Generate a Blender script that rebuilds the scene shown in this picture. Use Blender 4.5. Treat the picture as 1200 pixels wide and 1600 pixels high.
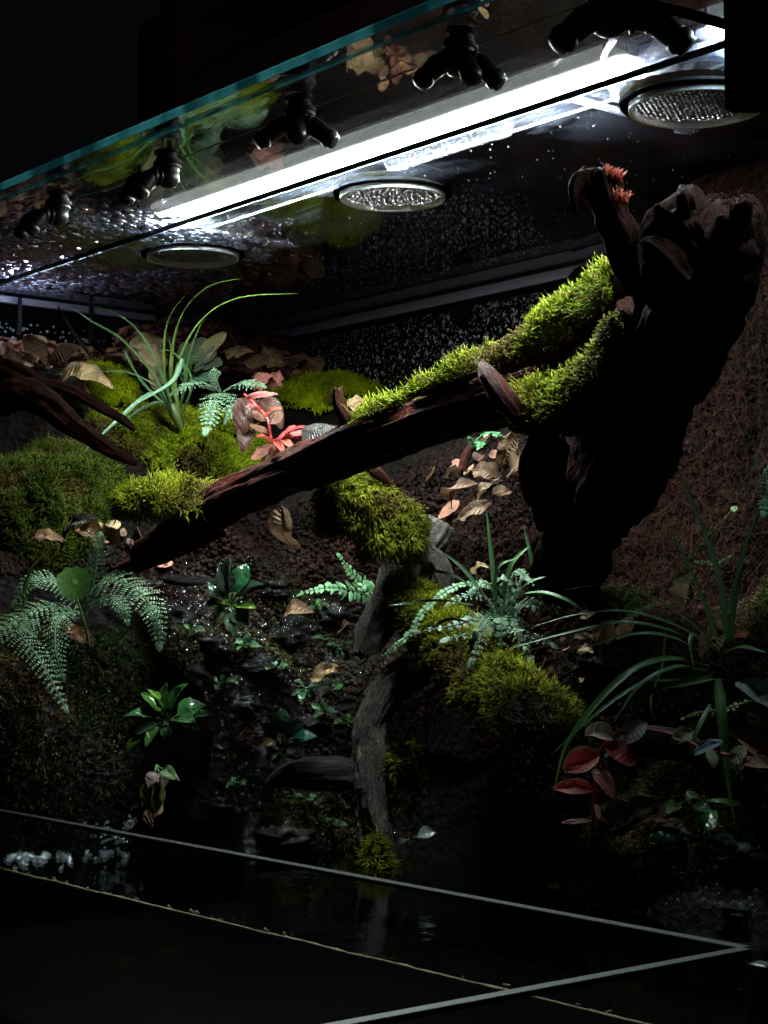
import bpy, math, random
import numpy as np
from mathutils import Vector, noise as mnoise

# ------------------------------------------------------------------ scene, camera, light, exposure
for o in list(bpy.data.objects): bpy.data.objects.remove(o, do_unlink=True)
scene = bpy.context.scene
C = scene.collection
FPX, HOR = 2700.0, 970.0                 # focal length and horizon row, in pixels of a 1200 x 1600 frame
EYE = 0.36
YAW = math.radians(140.8)                # heading of the lens seen from above
PITCH = math.atan((HOR - 800) / FPX)
FW = np.array([math.cos(YAW), math.sin(YAW), 0.0])
RT = np.array([math.sin(YAW), -math.cos(YAW), 0.0])
UP = np.array([0, 0, 1.0])
cam_d = bpy.data.cameras.new('camera'); cam = bpy.data.objects.new('camera', cam_d); C.objects.link(cam)
cam.location = (0, 0, EYE)
cam.rotation_euler = (math.pi / 2 + PITCH, 0, YAW - math.pi / 2)
cam_d.sensor_fit = 'VERTICAL'; cam_d.sensor_height = 24; cam_d.lens = FPX / 1600 * 24
cam_d.clip_start = 0.02; cam_d.clip_end = 50
scene.camera = cam
world = bpy.data.worlds.new('World'); scene.world = world; world.use_nodes = True
world.node_tree.nodes['Background'].inputs[0].default_value = (0.55, 0.62, 0.8, 1)
world.node_tree.nodes['Background'].inputs[1].default_value = 0.0025
LED_STRENGTH = 275.0
scene.view_settings.view_transform = 'Standard'; scene.view_settings.look = 'None'
scene.view_settings.exposure = 0.0; scene.view_settings.gamma = 1.0
scene.view_settings.use_curve_mapping = False
scene.render.engine = 'CYCLES'
cy = scene.cycles
cy.use_denoising = True; cy.max_bounces = 10; cy.diffuse_bounces = 3; cy.glossy_bounces = 5
cy.transmission_bounces = 8; cy.transparent_max_bounces = 24; cy.sample_clamp_indirect = 4.0
cy.caustics_reflective = False; cy.caustics_refractive = False; cy.blur_glossy = 0.3

R = random.Random(7); NR = np.random.default_rng(11)

# ------------------------------------------------------------------ tank dimensions (metres)
CEIL = EYE + 0.363; WATER = EYE - 0.207; RIM = EYE - 0.160; FLOOR = 0.02
XL, XR, YF, YB, Y2 = -1.745, -0.545, 0.673, 1.255, 0.851

# ------------------------------------------------------------------ pixel rays -> points at a stated depth
cp, sp_ = math.cos(PITCH), math.sin(PITCH)
CF = FW * cp + UP * sp_; CU = -FW * sp_ + UP * cp
def rdir(px, py):
    v = CF + RT * ((px - 600) / FPX) + CU * ((800 - py) / FPX)
    return v / v.dot(FW)
def W(px, py, d): return np.array([0, 0, EYE]) + rdir(px, py) * d
def WW(lst): return [W(*p) for p in lst]
def on_z(px, py, z):
    v = rdir(px, py); return np.array([0, 0, EYE]) + v * ((z - EYE) / v[2])
def unit(v):
    v = np.asarray(v, float); n = np.linalg.norm(v); return v / n if n > 1e-12 else v

# ------------------------------------------------------------------ object helpers
BASE = {}
def tag(o, label=None, cat=None, group=None, kind=None):
    if label: o['label'] = label
    if cat: o['category'] = cat
    if group: o['group'] = group
    if kind: o['kind'] = kind
    return o
def thing(name, base, label, cat, group=None):
    o = bpy.data.objects.new(name, None); C.objects.link(o); o.location = tuple(base)
    o.empty_display_size = 0.02; BASE[o.name] = np.array(base, float)
    return tag(o, label, cat, group)
def mk(name, V, F, mat, parent=None, base=None, col=None, uv=None, smooth=True):
    """one mesh object from world-space vertices"""
    V = np.asarray(V, float).reshape(-1, 3)
    b = BASE[parent.name] if parent is not None else (np.array(base, float) if base is not None else np.zeros(3))
    me = bpy.data.meshes.new(name)
    L = V - b
    if isinstance(F, np.ndarray):
        nf, k = F.shape
        me.vertices.add(len(L)); me.vertices.foreach_set('co', L.astype(np.float32).ravel())
        me.loops.add(nf * k); me.loops.foreach_set('vertex_index', F.astype(np.int32).ravel())
        me.polygons.add(nf); me.polygons.foreach_set('loop_start', np.arange(0, nf * k, k, dtype=np.int32))
        me.update(calc_edges=True); me.validate()
    else:
        me.from_pydata(L.tolist(), [], F)
    if col is not None:
        a = me.color_attributes.new('Col', 'FLOAT_COLOR', 'POINT')
        c = np.ones((len(V), 4), np.float32); c[:, :3] = np.asarray(col, np.float32).reshape(-1, 3) if np.ndim(col) > 1 else np.array(col, np.float32)
        a.data.foreach_set('color', c.ravel())
    if uv is not None:
        l = me.uv_layers.new(name='UVMap')
        idx = np.empty(len(me.loops), np.int32); me.loops.foreach_get('vertex_index', idx)
        l.data.foreach_set('uv', np.asarray(uv, np.float32)[idx].ravel())
    if smooth: me.polygons.foreach_set('use_smooth', np.ones(len(me.polygons), bool))
    me.materials.append(mat)
    o = bpy.data.objects.new(name, me); C.objects.link(o)
    BASE[o.name] = b
    if parent is not None: o.parent = parent
    else: o.location = tuple(b)
    return o
def bevel(o, w=0.0006, seg=2):
    m = o.modifiers.new('bevel', 'BEVEL'); m.width = w; m.segments = seg; m.limit_method = 'ANGLE'; return o

class MB:
    """collects vertices, faces, uv and colours for ONE mesh"""
    def __init__(s): s.v, s.f, s.uv, s.c = [], [], [], []
    def add(s, V, F, uv=None, col=None):
        k = len(s.v); s.v += [tuple(map(float, p)) for p in V]
        s.f += [tuple(i + k for i in f) for f in F]
        s.uv += [tuple(u) for u in uv] if uv is not None else [(0, 0)] * len(V)
        s.c += [tuple(col)] * len(V) if (col is not None and np.ndim(col) == 1) else ([tuple(x) for x in col] if col is not None else [(1, 1, 1)] * len(V))
    def build(s, name, mat, parent=None, base=None, smooth=True):
        return mk(name, s.v, s.f, mat, parent, base, s.c, s.uv, smooth)

def box_vf(lo, hi):
    x0, y0, z0 = lo; x1, y1, z1 = hi
    V = [(x0,y0,z0),(x1,y0,z0),(x1,y1,z0),(x0,y1,z0),(x0,y0,z1),(x1,y0,z1),(x1,y1,z1),(x0,y1,z1)]
    return V, [(0,3,2,1),(4,5,6,7),(0,1,5,4),(1,2,6,5),(2,3,7,6),(3,0,4,7)]
def box(name, lo, hi, mat, parent=None, base=None, bev=0.0):
    V, F = box_vf(lo, hi); o = mk(name, V, F, mat, parent, base, smooth=False)
    if bev: bevel(o, bev)
    return o

def crom(pts, n):
    P = np.asarray(pts, float); m = len(P)
    if m == 2:
        t = np.linspace(0, 1, n)[:, None]; return P[0] * (1 - t) + P[1] * t
    Q = np.vstack([2 * P[0] - P[1], P, 2 * P[-1] - P[-2]])
    u = np.linspace(0, m - 1, n); i = np.minimum(u.astype(int), m - 2); t = (u - i)[:, None]
    a, b, c, d = Q[i], Q[i + 1], Q[i + 2], Q[i + 3]
    return 0.5 * (2 * b + (c - a) * t + (2 * a - 5 * b + 4 * c - d) * t**2 + (3 * b - a - 3 * c + d) * t**3)
def frames(P):
    T = np.gradient(P, axis=0); T /= np.linalg.norm(T, axis=1)[:, None] + 1e-12
    ref = UP if abs(T[0][2]) < 0.9 else RT
    n = unit(np.cross(T[0], ref)); N = [n]
    for i in range(1, len(P)):
        n = N[-1] - T[i] * N[-1].dot(T[i]); N.append(unit(n))
    N = np.array(N); return T, N, np.cross(T, N)

def tube_vf(pts, rad, nl=24, nr=10, bump=None, cap=True):
    """swept tube; pts (k,3), rad (k,), bump(theta, s, i) -> radius factor"""
    A = crom(np.column_stack([np.asarray(pts, float), np.asarray(rad, float)]), nl)
    P, r = A[:, :3], np.maximum(A[:, 3], 1e-4)
    T, N, B = frames(P)
    s = np.concatenate([[0], np.cumsum(np.linalg.norm(np.diff(P, axis=0), axis=1))])
    V, UV = [], []
    for i in range(nl):
        for j in range(nr):
            th = 2 * math.pi * j / nr
            k = r[i] * (bump(th, s[i], i / (nl - 1)) if bump else 1.0)
            V.append(P[i] + (N[i] * math.cos(th) + B[i] * math.sin(th)) * k)
            UV.append((abs(th / math.pi - 1) * 3.14 * 0.02, s[i]))
    F = [(i*nr+j, i*nr+(j+1) % nr, (i+1)*nr+(j+1) % nr, (i+1)*nr+j) for i in range(nl-1) for j in range(nr)]
    if cap:
        F.append(tuple(range(nr-1, -1, -1))); F.append(tuple((nl-1)*nr+j for j in range(nr)))
    return V, F, UV
def lathe_vf(prof, org, ax, n=24):
    """prof list of (radius, distance along ax)"""
    ax = unit(ax); e1 = unit(np.cross(ax, RT if abs(ax.dot(RT)) < .9 else UP)); e2 = np.cross(ax, e1)
    V = [np.asarray(org) + ax * h + (e1 * math.cos(2*math.pi*j/n) + e2 * math.sin(2*math.pi*j/n)) * r for r, h in prof for j in range(n)]
    F = [(i*n+j, i*n+(j+1) % n, (i+1)*n+(j+1) % n, (i+1)*n+j) for i in range(len(prof)-1) for j in range(n)]
    F.append(tuple(range(n-1, -1, -1))); F.append(tuple((len(prof)-1)*n+j for j in range(n)))
    return V, F

# ------------------------------------------------------------------ materials
class NT:
    def __init__(s, name):
        s.m = bpy.data.materials.new(name); s.m.use_nodes = True; s.t = s.m.node_tree; s.t.nodes.clear()
        s.out = s.t.nodes.new('ShaderNodeOutputMaterial')
    def n(s, typ, ins=None, **kw):
        nd = s.t.nodes.new('ShaderNode' + typ)
        for k, v in kw.items(): setattr(nd, k, v)
        for k, v in (ins or {}).items():
            sock = nd.inputs[k]
            if isinstance(v, bpy.types.NodeSocket): s.t.links.new(v, sock)
            else:
                if isinstance(v, (tuple, list)) and len(v) == 3 and sock.type == 'RGBA': v = (*v, 1)
                sock.default_value = v
        return nd
    def surf(s, sock): s.t.links.new(sock, s.out.inputs['Surface']); return s.m
    def math(s, op, a, b=0.0):
        nd = s.n('Math', operation=op)
        for i, v in enumerate((a, b)):
            if isinstance(v, bpy.types.NodeSocket): s.t.links.new(v, nd.inputs[i])
            else: nd.inputs[i].default_value = v
        return nd.outputs[0]
    def ramp(s, fac, stops, interp='LINEAR'):
        nd = s.n('ValToRGB', {'Fac': fac}); e = nd.color_ramp.elements; nd.color_ramp.interpolation = interp
        while len(e) < len(stops): e.new(0.5)
        for k, (p, c) in enumerate(stops): e[k].position = p; e[k].color = (*c, 1) if len(c) == 3 else c
        return nd.outputs[0]
    def noise(s, scale, detail=4, rough=0.6, vec=None, dist=0.0):
        nd = s.n('TexNoise', {'Scale': scale, 'Detail': detail, 'Roughness': rough, 'Distortion': dist})
        if vec is not None: s.t.links.new(vec, nd.inputs['Vector'])
        return nd.outputs['Fac']
    def obj(s): return s.n('TexCoord').outputs['Object']
    def uvscaled(s, sx, sy):
        u = s.n('UVMap'); return s.n('Mapping', {'Vector': u.outputs[0], 'Scale': (sx, sy, 1)}).outputs[0]
    def bump(s, h, strength=0.5, dist=0.002, normal=None):
        ins = {'Height': h, 'Strength': strength, 'Distance': dist}
        if normal is not None: ins['Normal'] = normal
        return s.n('Bump', ins).outputs[0]
    def schlick(s, f0=0.04, normal=None):
        g = s.n('NewGeometry'); v = s.n('VectorMath', operation='DOT_PRODUCT')
        s.t.links.new(normal if normal is not None else g.outputs['Normal'], v.inputs[0]); s.t.links.new(g.outputs['Incoming'], v.inputs[1])
        c = s.math('SUBTRACT', 1.0, s.math('ABSOLUTE', v.outputs['Value']))
        return s.math('ADD', s.math('MULTIPLY', s.math('POWER', s.math('MAXIMUM', c, 0.0), 5.0), 1 - f0), f0)

def thin_glass(name, tint, rough=0.0, stain=0.0, stain_scale=9.0, gloss=(1, 1, 1), f0=.04):
    k = NT(name); fac = k.schlick(f0)
    tr = k.n('BsdfTransparent', {'Color': tint}); gl = k.n('BsdfGlossy', {'Color': gloss, 'Roughness': rough})
    mx = k.n('MixShader', {0: fac, 1: tr.outputs[0], 2: gl.outputs[0]}).outputs[0]
    if stain:
        v = k.n('Mapping', {'Vector': k.obj(), 'Scale': (1.0, 2.2, 1)}).outputs[0]
        a = k.noise(stain_scale, 6, 0.62, v, 1.1); a = k.ramp(a, [(0.46, (0, 0, 0)), (0.86, (1, 1, 1))])
        b = k.noise(420, 2, 0.5); b = k.ramp(b, [(0.66, (0, 0, 0)), (0.74, (1, 1, 1))])
        st = k.math('MULTIPLY', k.math('ADD', k.math('MULTIPLY', a, 0.8), k.math('MULTIPLY', b, 0.35)), stain)
        tl = k.n('BsdfTranslucent', {'Color': (0.50, 0.56, 0.85)})
        mx = k.n('MixShader', {0: st, 1: mx, 2: tl.outputs[0]}).outputs[0]
    return k.surf(mx)
M = {}
M['glass'] = thin_glass('tank_glass', (0.93, 0.97, 0.96))
M['lid_glass'] = thin_glass('lid_glass', (0.90, 0.96, 0.95), 0.0, 0.034, 5.5, f0=.08)
M['strip_glass'] = thin_glass('strip_glass', (0.92, 0.97, 0.96), 0.0, 0.004, f0=.11)
M['back_glass'] = thin_glass('back_glass', (0.5, 0.52, 0.55), 0.02, 0.02, 6)
k = NT('glass_edge_teal')
nz = k.noise(14, 3, 0.6, k.n('Mapping', {'Vector': k.obj(), 'Scale': (1, .2, .2)}).outputs[0])
edge_c = k.ramp(nz, [(0.42, (0.02, 0.10, 0.12)), (0.56, (0.12, 0.42, 0.46)), (0.7, (0.03, 0.14, 0.17))])
tl = k.n('BsdfTranslucent', {'Color': edge_c}); gl = k.n('BsdfGlossy', {'Color': (.6, .9, .95), 'Roughness': 0.15}); tr = k.n('BsdfTransparent', {'Color': (.55, .8, .8)})
m1 = k.n('MixShader', {0: k.schlick(0.08), 1: tl.outputs[0], 2: gl.outputs[0]})
M['edge_teal'] = k.surf(k.n('MixShader', {0: 0.3, 1: m1.outputs[0], 2: tr.outputs[0]}).outputs[0])
def simple(name, col, rough=0.5, metal=0.0, spec=0.5, bump=None, var=0.0, coat=0.0):
    k = NT(name); c = col
    if var:
        c = k.ramp(k.noise(bump[0] * 0.4 if bump else 30, 4), [(0.3, tuple(x * (1 - var) for x in col)), (0.7, tuple(min(1, x * (1 + var)) for x in col))])
    ins = {'Base Color': c, 'Roughness': rough, 'Metallic': metal, 'Specular IOR Level': spec, 'Coat Weight': coat}
    if bump: ins['Normal'] = k.bump(k.noise(bump[0], 5, 0.65), bump[1], bump[2])
    return k.surf(k.n('BsdfPrincipled', ins).outputs[0])
M['edge_dark'] = simple('glass_edge_dark', (0.006, 0.020, 0.019), 0.5)
M['edge_grey'] = simple('glass_edge_grey', (0.017, 0.018, 0.021), 0.5, spec=.3, bump=(50, .4, .0006), var=.5)
M['edge_olive'] = simple('glass_edge_olive', (0.0085, 0.008, 0.006), 0.6, spec=.2, bump=(60, .5, .0008), var=.8)
M['rail'] = simple('pale_rail', (0.40, 0.37, 0.50), 0.35, bump=(90, .2, .0005), var=.35)
M['black'] = simple('black_plastic', (0.010, 0.010, 0.011), 0.34, bump=(300, .08, .0003))
k = NT('matt_black_plastic'); M['clamp'] = k.surf(k.n('BsdfDiffuse', {'Color': (.003, .003, .003)}).outputs[0])
M['silicone'] = simple('black_silicone', (0.008, 0.008, 0.008), 0.5)
M['rubber'] = simple('dark_gasket', (0.004, 0.0035, 0.002), 0.9, spec=.0, bump=(220, .5, .001))
M['silver'] = simple('brushed_silver', (0.74, 0.76, 0.80), 0.45, 0.1, bump=(240, .25, .0004), var=.25)
M['wire'] = simple('screen_wire', (0.11, 0.11, 0.115), 0.4, 0.4)
M['housing'] = simple('lamp_housing', (0.02, 0.02, 0.022), 0.6)
k = NT('led_diffuser'); M['led'] = k.surf(k.n('Emission', {'Color': (1.0, 0.97, 0.93), 'Strength': LED_STRENGTH}).outputs[0])
k = NT('led_diffuser_cool'); M['led_cool'] = k.surf(k.n('Emission', {'Color': (0.80, 0.92, 1.0), 'Strength': LED_STRENGTH * .46}).outputs[0])
k = NT('led_diffuser_dim'); M['led_dim'] = k.surf(k.n('Emission', {'Color': (0.85, 0.85, 1.0), 'Strength': LED_STRENGTH * .14}).outputs[0])
def glassy(name, ior, col=(1, 1, 1), rough=0.0):
    k = NT(name); return k.surf(k.n('BsdfGlass', {'Color': col, 'Roughness': rough, 'IOR': ior}).outputs[0])
M['drop'] = (lambda k: k.surf(k.n('MixShader', {0: .35, 1: k.n('BsdfGlass', {'IOR': 1.33}).outputs[0], 2: k.n('BsdfTranslucent', {'Color': (.55, .55, .75)}).outputs[0]}).outputs[0]))(NT('water_drop'))
k = NT('clear_plastic'); nb = k.bump(k.noise(170, 4, .6), 1.0, .006)
tr = k.n('BsdfTransparent', {'Color': (.86, .88, .93)}); gl = k.n('BsdfGlossy', {'Color': (.95, .95, 1), 'Roughness': .06, 'Normal': nb}); tl = k.n('BsdfTranslucent', {'Color': (.72, .70, .86)})
mx = k.n('MixShader', {0: k.math('MINIMUM', k.math('ADD', k.schlick(.12), .12), 1.0), 1: tr.outputs[0], 2: gl.outputs[0]})
M['clear'] = k.surf(k.n('MixShader', {0: k.ramp(k.noise(90, 3, .6), [(.40, (.03,) * 3), (.62, (.55,) * 3)]), 1: mx.outputs[0], 2: tl.outputs[0]}).outputs[0])
k = NT('pond_water'); v = k.n('Mapping', {'Vector': k.obj(), 'Scale': (1, 1, 1)}).outputs[0]
nb = k.bump(k.noise(26, 2, .5, v, .6), .22, .004); nb = k.bump(k.noise(150, 2, .5, v), .06, .001, nb)
tr = k.n('BsdfTransparent', {'Color': (.20, .17, .11)}); gl = k.n('BsdfGlossy', {'Color': (1, 1, 1), 'Roughness': .015, 'Normal': nb})
M['water'] = k.surf(k.n('MixShader', {0: k.schlick(.03, nb), 1: tr.outputs[0], 2: gl.outputs[0]}).outputs[0])
k = NT('foam_bubble'); tr = k.n('BsdfTransparent'); gl = k.n('BsdfGlossy', {'Color': (.9, .9, 1), 'Roughness': .05}); df = k.n('BsdfDiffuse', {'Color': (.75, .75, .85)})
m1 = k.n('MixShader', {0: .35, 1: gl.outputs[0], 2: df.outputs[0]}); M['foam'] = k.surf(k.n('MixShader', {0: .3, 1: tr.outputs[0], 2: m1.outputs[0]}).outputs[0])
# soil, wood, stone
def soil_mat(name, a, b, c, wet, zone=None):
    k = NT(name); v = k.obj(); n1 = k.noise(38, 8, .72, v); n2 = k.noise(190, 6, .7, v)
    pt = k.ramp(k.noise(8, 4, .6, v), [(.40, (.0,) * 3), (.62, (1.0,) * 3)]); f1 = k.math('MULTIPLY', n1, k.math('ADD', k.math('MULTIPLY', pt, .34), .72))
    colr = k.ramp(f1, [(.34, a), (.55, b), (.74, c)])
    vo = k.n('TexVoronoi', {'Vector': v, 'Scale': 150}).outputs['Distance']
    h = k.math('ADD', k.math('MULTIPLY', n2, .7), k.math('MULTIPLY', vo, .6))
    rg = k.ramp(k.noise(9, 3, .5, v), [(.4, (wet,) * 3), (.65, (.85,) * 3)])
    ins = {'Base Color': colr, 'Roughness': rg, 'Specular IOR Level': .12, 'Normal': k.bump(h, .9, .006)}
    if zone:
        f = None
        for c_, r_ in zone:          # ground that water trickles over
            dv = k.n('VectorMath', operation='DISTANCE'); k.t.links.new(v, dv.inputs[0]); dv.inputs[1].default_value = tuple(c_)
            g = k.ramp(k.math('ADD', k.math('DIVIDE', dv.outputs['Value'], r_), k.math('MULTIPLY', k.math('SUBTRACT', k.noise(22, 4, .6, v), .5), 1.2)), [(.55, (1, 1, 1)), (1.0, (0, 0, 0))])
            f = g if f is None else k.math('MAXIMUM', f, g)
        ins['Roughness'] = k.math('MAXIMUM', k.math('SUBTRACT', rg, k.math('MULTIPLY', f, .62)), .07); ins['Specular IOR Level'] = k.math('ADD', k.math('MULTIPLY', f, .75), .12)
    return k.surf(k.n('BsdfPrincipled', ins).outputs[0])
M['soil'] = soil_mat('peat_soil', (.0025, .0013, .0012), (.008, .0036, .0032), (.024, .009, .007), .6, [(W(350, 1020, 1.62), .13), (W(320, 1200, 1.54), .15), (W(470, 1000, 1.62), .10)])
M['crumb'] = soil_mat('soil_crumb', (.006, .0022, .0020), (.021, .0068, .0058), (.060, .020, .016), .6, [(W(350, 1020, 1.62), .13), (W(320, 1200, 1.54), .15), (W(470, 1000, 1.62), .10)])
M['bed'] = soil_mat('dark_pond_bed', (.006, .005, .003), (.02, .016, .008), (.05, .038, .018), .8)
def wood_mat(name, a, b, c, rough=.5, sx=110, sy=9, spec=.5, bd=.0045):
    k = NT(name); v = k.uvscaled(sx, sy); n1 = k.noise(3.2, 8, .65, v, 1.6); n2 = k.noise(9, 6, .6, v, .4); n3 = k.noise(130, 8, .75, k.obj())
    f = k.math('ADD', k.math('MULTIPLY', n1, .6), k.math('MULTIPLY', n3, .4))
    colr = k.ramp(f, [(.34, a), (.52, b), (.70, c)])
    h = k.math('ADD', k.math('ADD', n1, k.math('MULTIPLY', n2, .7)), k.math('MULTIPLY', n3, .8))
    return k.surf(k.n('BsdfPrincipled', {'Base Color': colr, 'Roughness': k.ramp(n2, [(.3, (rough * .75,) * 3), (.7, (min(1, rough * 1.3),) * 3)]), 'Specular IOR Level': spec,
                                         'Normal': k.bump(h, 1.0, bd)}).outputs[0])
M['wood_red'] = wood_mat('wet_red_wood', (.012, .003, .0025), (.11, .023, .016), (.36, .080, .055), .5, spec=.15, sy=26, bd=.007)
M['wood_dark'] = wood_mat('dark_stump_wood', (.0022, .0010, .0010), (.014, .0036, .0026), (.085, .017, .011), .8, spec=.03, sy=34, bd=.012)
M['wood_knob_lit'] = wood_mat('lit_knob_wood', (.005, .002, .0015), (.040, .0095, .0065), (.20, .043, .026), .75, spec=.05, sy=40, bd=.012)  # stump wood with lamp light put into the colour, for knobs and horn
M['wood_grey'] = wood_mat('grey_brown_root', (.025, .017, .015), (.15, .115, .104), (.50, .43, .40), .42, spec=.6, sx=80, sy=38, bd=.007)
M['wood_black'] = wood_mat('blackened_wood', (.004, .003, .003), (.014, .009, .010), (.045, .030, .032), .5, spec=.3)
M['fibre'] = simple('tree_fern_fibre', (.022, .0064, .0042), .8, spec=.08, var=.85)
M['orange_fibre'] = simple('torn_orange_fibre', (.50, .075, .03), .6, var=.4)
k = NT('wet_rock'); v = k.obj(); n1 = k.noise(55, 8, .7, v); n2 = k.noise(150, 4, .6, v)
M['rock'] = k.surf(k.n('BsdfPrincipled', {'Base Color': k.ramp(n1, [(.35, (.004, .004, .004)), (.65, (.024, .021, .020))]), 'Roughness': .17, 'Specular IOR Level': .8,
                                          'Normal': k.bump(k.math('ADD', n1, k.math('MULTIPLY', n2, .5)), 1.0, .006)}).outputs[0])
# leaves: colour comes from each mesh's own Col attribute
def leaf_mat(name, rough=.45, transl=.25, vein=0.0, nscale=60, amp=.35, spec=.4, coat=0.0, bstr=.4):
    k = NT(name); a = k.n('VertexColor', layer_name='Col').outputs['Color']; v = k.obj()
    nz = k.noise(nscale, 5, .65, v)
    fac = k.ramp(nz, [(.28, (1 - amp,) * 3), (.72, (1 + amp,) * 3)])
    colr = k.n('Mix', {'A': a, 'B': fac, 'Factor': 1.0}, data_type='RGBA', blend_type='MULTIPLY')
    # the Mix node has several sockets called A and B: link the colour ones
    for l in list(k.t.links):
        if l.to_node == colr: k.t.links.remove(l)
    k.t.links.new(a, colr.inputs[6]); k.t.links.new(fac, colr.inputs[7]); colr.inputs[0].default_value = 1.0
    cc = colr.outputs[2]; h = k.noise(nscale * 5, 3, .6, v)
    if vein:
        w = k.n('TexWave', {'Vector': k.uvscaled(1, 1), 'Scale': vein, 'Distortion': 1.5, 'Detail': 2.0}, bands_direction='DIAGONAL').outputs['Fac']
        h = k.math('ADD', h, k.math('MULTIPLY', w, .8))
    pb = k.n('BsdfPrincipled', {'Base Color': cc, 'Roughness': rough, 'Specular IOR Level': spec, 'Coat Weight': coat, 'Coat Roughness': .1, 'Normal': k.bump(h, bstr, .0012)})
    tl = k.n('BsdfTranslucent', {'Color': cc})
    return k.surf(k.n('MixShader', {0: transl, 1: pb.outputs[0], 2: tl.outputs[0]}).outputs[0])
M['moss'] = leaf_mat('moss_shoot', .6, .35, 0, 40, .35, .08)
M['wet_moss'] = leaf_mat('wet_moss_shoot', .22, .2, 0, 40, .3, .7)
M['fern'] = leaf_mat('fern_leaflet', .42, .2, 0, 160, .3, .45)
M['grass'] = leaf_mat('strap_leaf', .36, .2, 0, 30, .25, .5)
M['dry'] = leaf_mat('dry_leaf', .5, .15, 7.0, 75, .8, .35, 0, 1.0)
M['red_leaf'] = leaf_mat('red_backed_leaf', .48, .25, 4.0, 70, .3, .4)
M['gloss_leaf'] = leaf_mat('glossy_leaf', .16, .10, 3.0, 50, .35, .5, .2, .3)
M['fuzzy_leaf'] = leaf_mat('fuzzy_leaf', .6, .2, 6.0, 90, .35, .3)
M['stem'] = leaf_mat('stem', .4, .1, 0, 60, .25, .5)
M['line_dirt'] = simple('waterline_dirt', (.24, .17, .08), .6, bump=(400, .8, .001), var=.55)
M['cabinet'] = simple('dark_walnut', (.05, .022, .014), .5, bump=(60, .2, .001), var=.3)
M['room'] = simple('dark_room_paint', (.02, .018, .018), .8)

# ------------------------------------------------------------------ the room
box('room_wall', (-7, 4.2, -1), (3, 4.3, 3.2), M['room'])['kind'] = 'structure'
box('stand_top', (XL - .12, YF - .62, -.04), (XR + .12, YB + .12, 0), M['room'])['kind'] = 'structure'
cb = thing('wooden_cabinet', W(300, 400, 3.2), 'dark brown wooden cabinet standing in shadow behind the tank, upper left', 'cabinet')
c0 = W(275, 100, 3.2)
box('side_panel', (c0[0] - .06, c0[1], .2), (c0[0], c0[1] + .4, 2.2), M['cabinet'], cb, bev=.003)
for z in (1.06, 1.27, 1.50):
    box('shelf_board', (c0[0] + .002, c0[1] + .02, z), (c0[0] + .8, c0[1] + .4, z + .12), M['cabinet'], cb, bev=.003)
box('back_board', (c0[0] + .002, c0[1] + .402, .2), (c0[0] + .8, c0[1] + .42, 2.2), M['room'], cb)

# ------------------------------------------------------------------ the bank: a tilted height field n = h(a, b)
S2 = math.sqrt(.5)
CTRL = []
def col(x, lst): CTRL.extend((x, y, d) for y, d in lst)
col(-170, [(1345,1.51),(1200,1.50),(1040,1.50),(860,1.55),(700,1.64),(560,1.77),(505,1.83)])
col(0,   [(1345,1.555),(1200,1.53),(1040,1.535),(860,1.60),(700,1.70),(590,1.82),(505,1.90)])
col(200, [(1335,1.56),(1150,1.57),(1000,1.60),(850,1.645),(740,1.70),(620,1.84),(520,1.99)])
col(400, [(1335,1.52),(1200,1.58),(1000,1.66),(860,1.71),(720,1.77),(620,1.92),(520,2.12)])
col(600, [(1340,1.57),(1200,1.63),(1000,1.68),(850,1.67),(750,1.68),(650,1.84),(612,1.96)])
col(750, [(1360,1.48),(1200,1.54),(1000,1.50),(850,1.50),(760,1.52),(680,1.62),(600,1.82)])
col(900, [(1390,1.33),(1200,1.38),(1000,1.37),(850,1.43),(700,1.49),(560,1.57),(450,1.70)])
col(1050,[(1420,1.24),(1250,1.28),(1100,1.28),(1020,1.30),(900,1.37),(750,1.39),(600,1.39),(450,1.38),(340,1.40),(305,1.55)])
col(1200,[(1440,1.19),(1200,1.215),(1060,1.225),(980,1.25),(850,1.30),(650,1.30),(450,1.285),(300,1.27),(268,1.42)])
col(1360,[(1460,1.10),(1200,1.13),(1060,1.14),(980,1.16),(850,1.20),(650,1.20),(450,1.19),(290,1.18),(255,1.36)])
CTRL += [(-100,1480,1.36),(100,1480,1.40),(400,1500,1.42),(600,1500,1.39),(900,1560,1.22),(1200,1610,1.09),(1360,1640,1.0),
         (100,1620,1.22),(400,1640,1.22),(700,1660,1.15)]
def abn(P):
    P = np.asarray(P, float); u = P[..., 0] * RT[0] + P[..., 1] * RT[1]; f = P[..., 0] * FW[0] + P[..., 1] * FW[1]; z = P[..., 2] - EYE
    return u, (f + z) * S2, (z - f) * S2
def from_abn(a, b, n):
    f, z = (b - n) * S2, (b + n) * S2
    return np.stack([a * RT[0] + f * FW[0], a * RT[1] + f * FW[1], z + EYE], -1)
cA, cB, cN = abn(np.array([W(*c) for c in CTRL]))
def tk(r2): return r2 * np.log(r2 + 1e-12)
n_ = len(cA); K = tk((cA[:, None] - cA) ** 2 + (cB[:, None] - cB) ** 2) + np.eye(n_) * 2e-3
Q_ = np.column_stack([np.ones(n_), cA, cB]); AA = np.zeros((n_ + 3, n_ + 3)); AA[:n_, :n_] = K; AA[:n_, n_:] = Q_; AA[n_:, :n_] = Q_.T
TW = np.linalg.solve(AA, np.concatenate([cN, np.zeros(3)]))
_ph = NR.uniform(0, 6.28, (40, 2)); _an = NR.uniform(0, 6.28, 40)
def lumps(a, b):
    s = 0
    for i in range(40):
        fr = 18 * 1.10 ** i; s = s + np.sin(fr * (a * math.cos(_an[i]) + b * math.sin(_an[i])) + _ph[i, 0]) * (1.0 / fr)
    return s * 0.14
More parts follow.
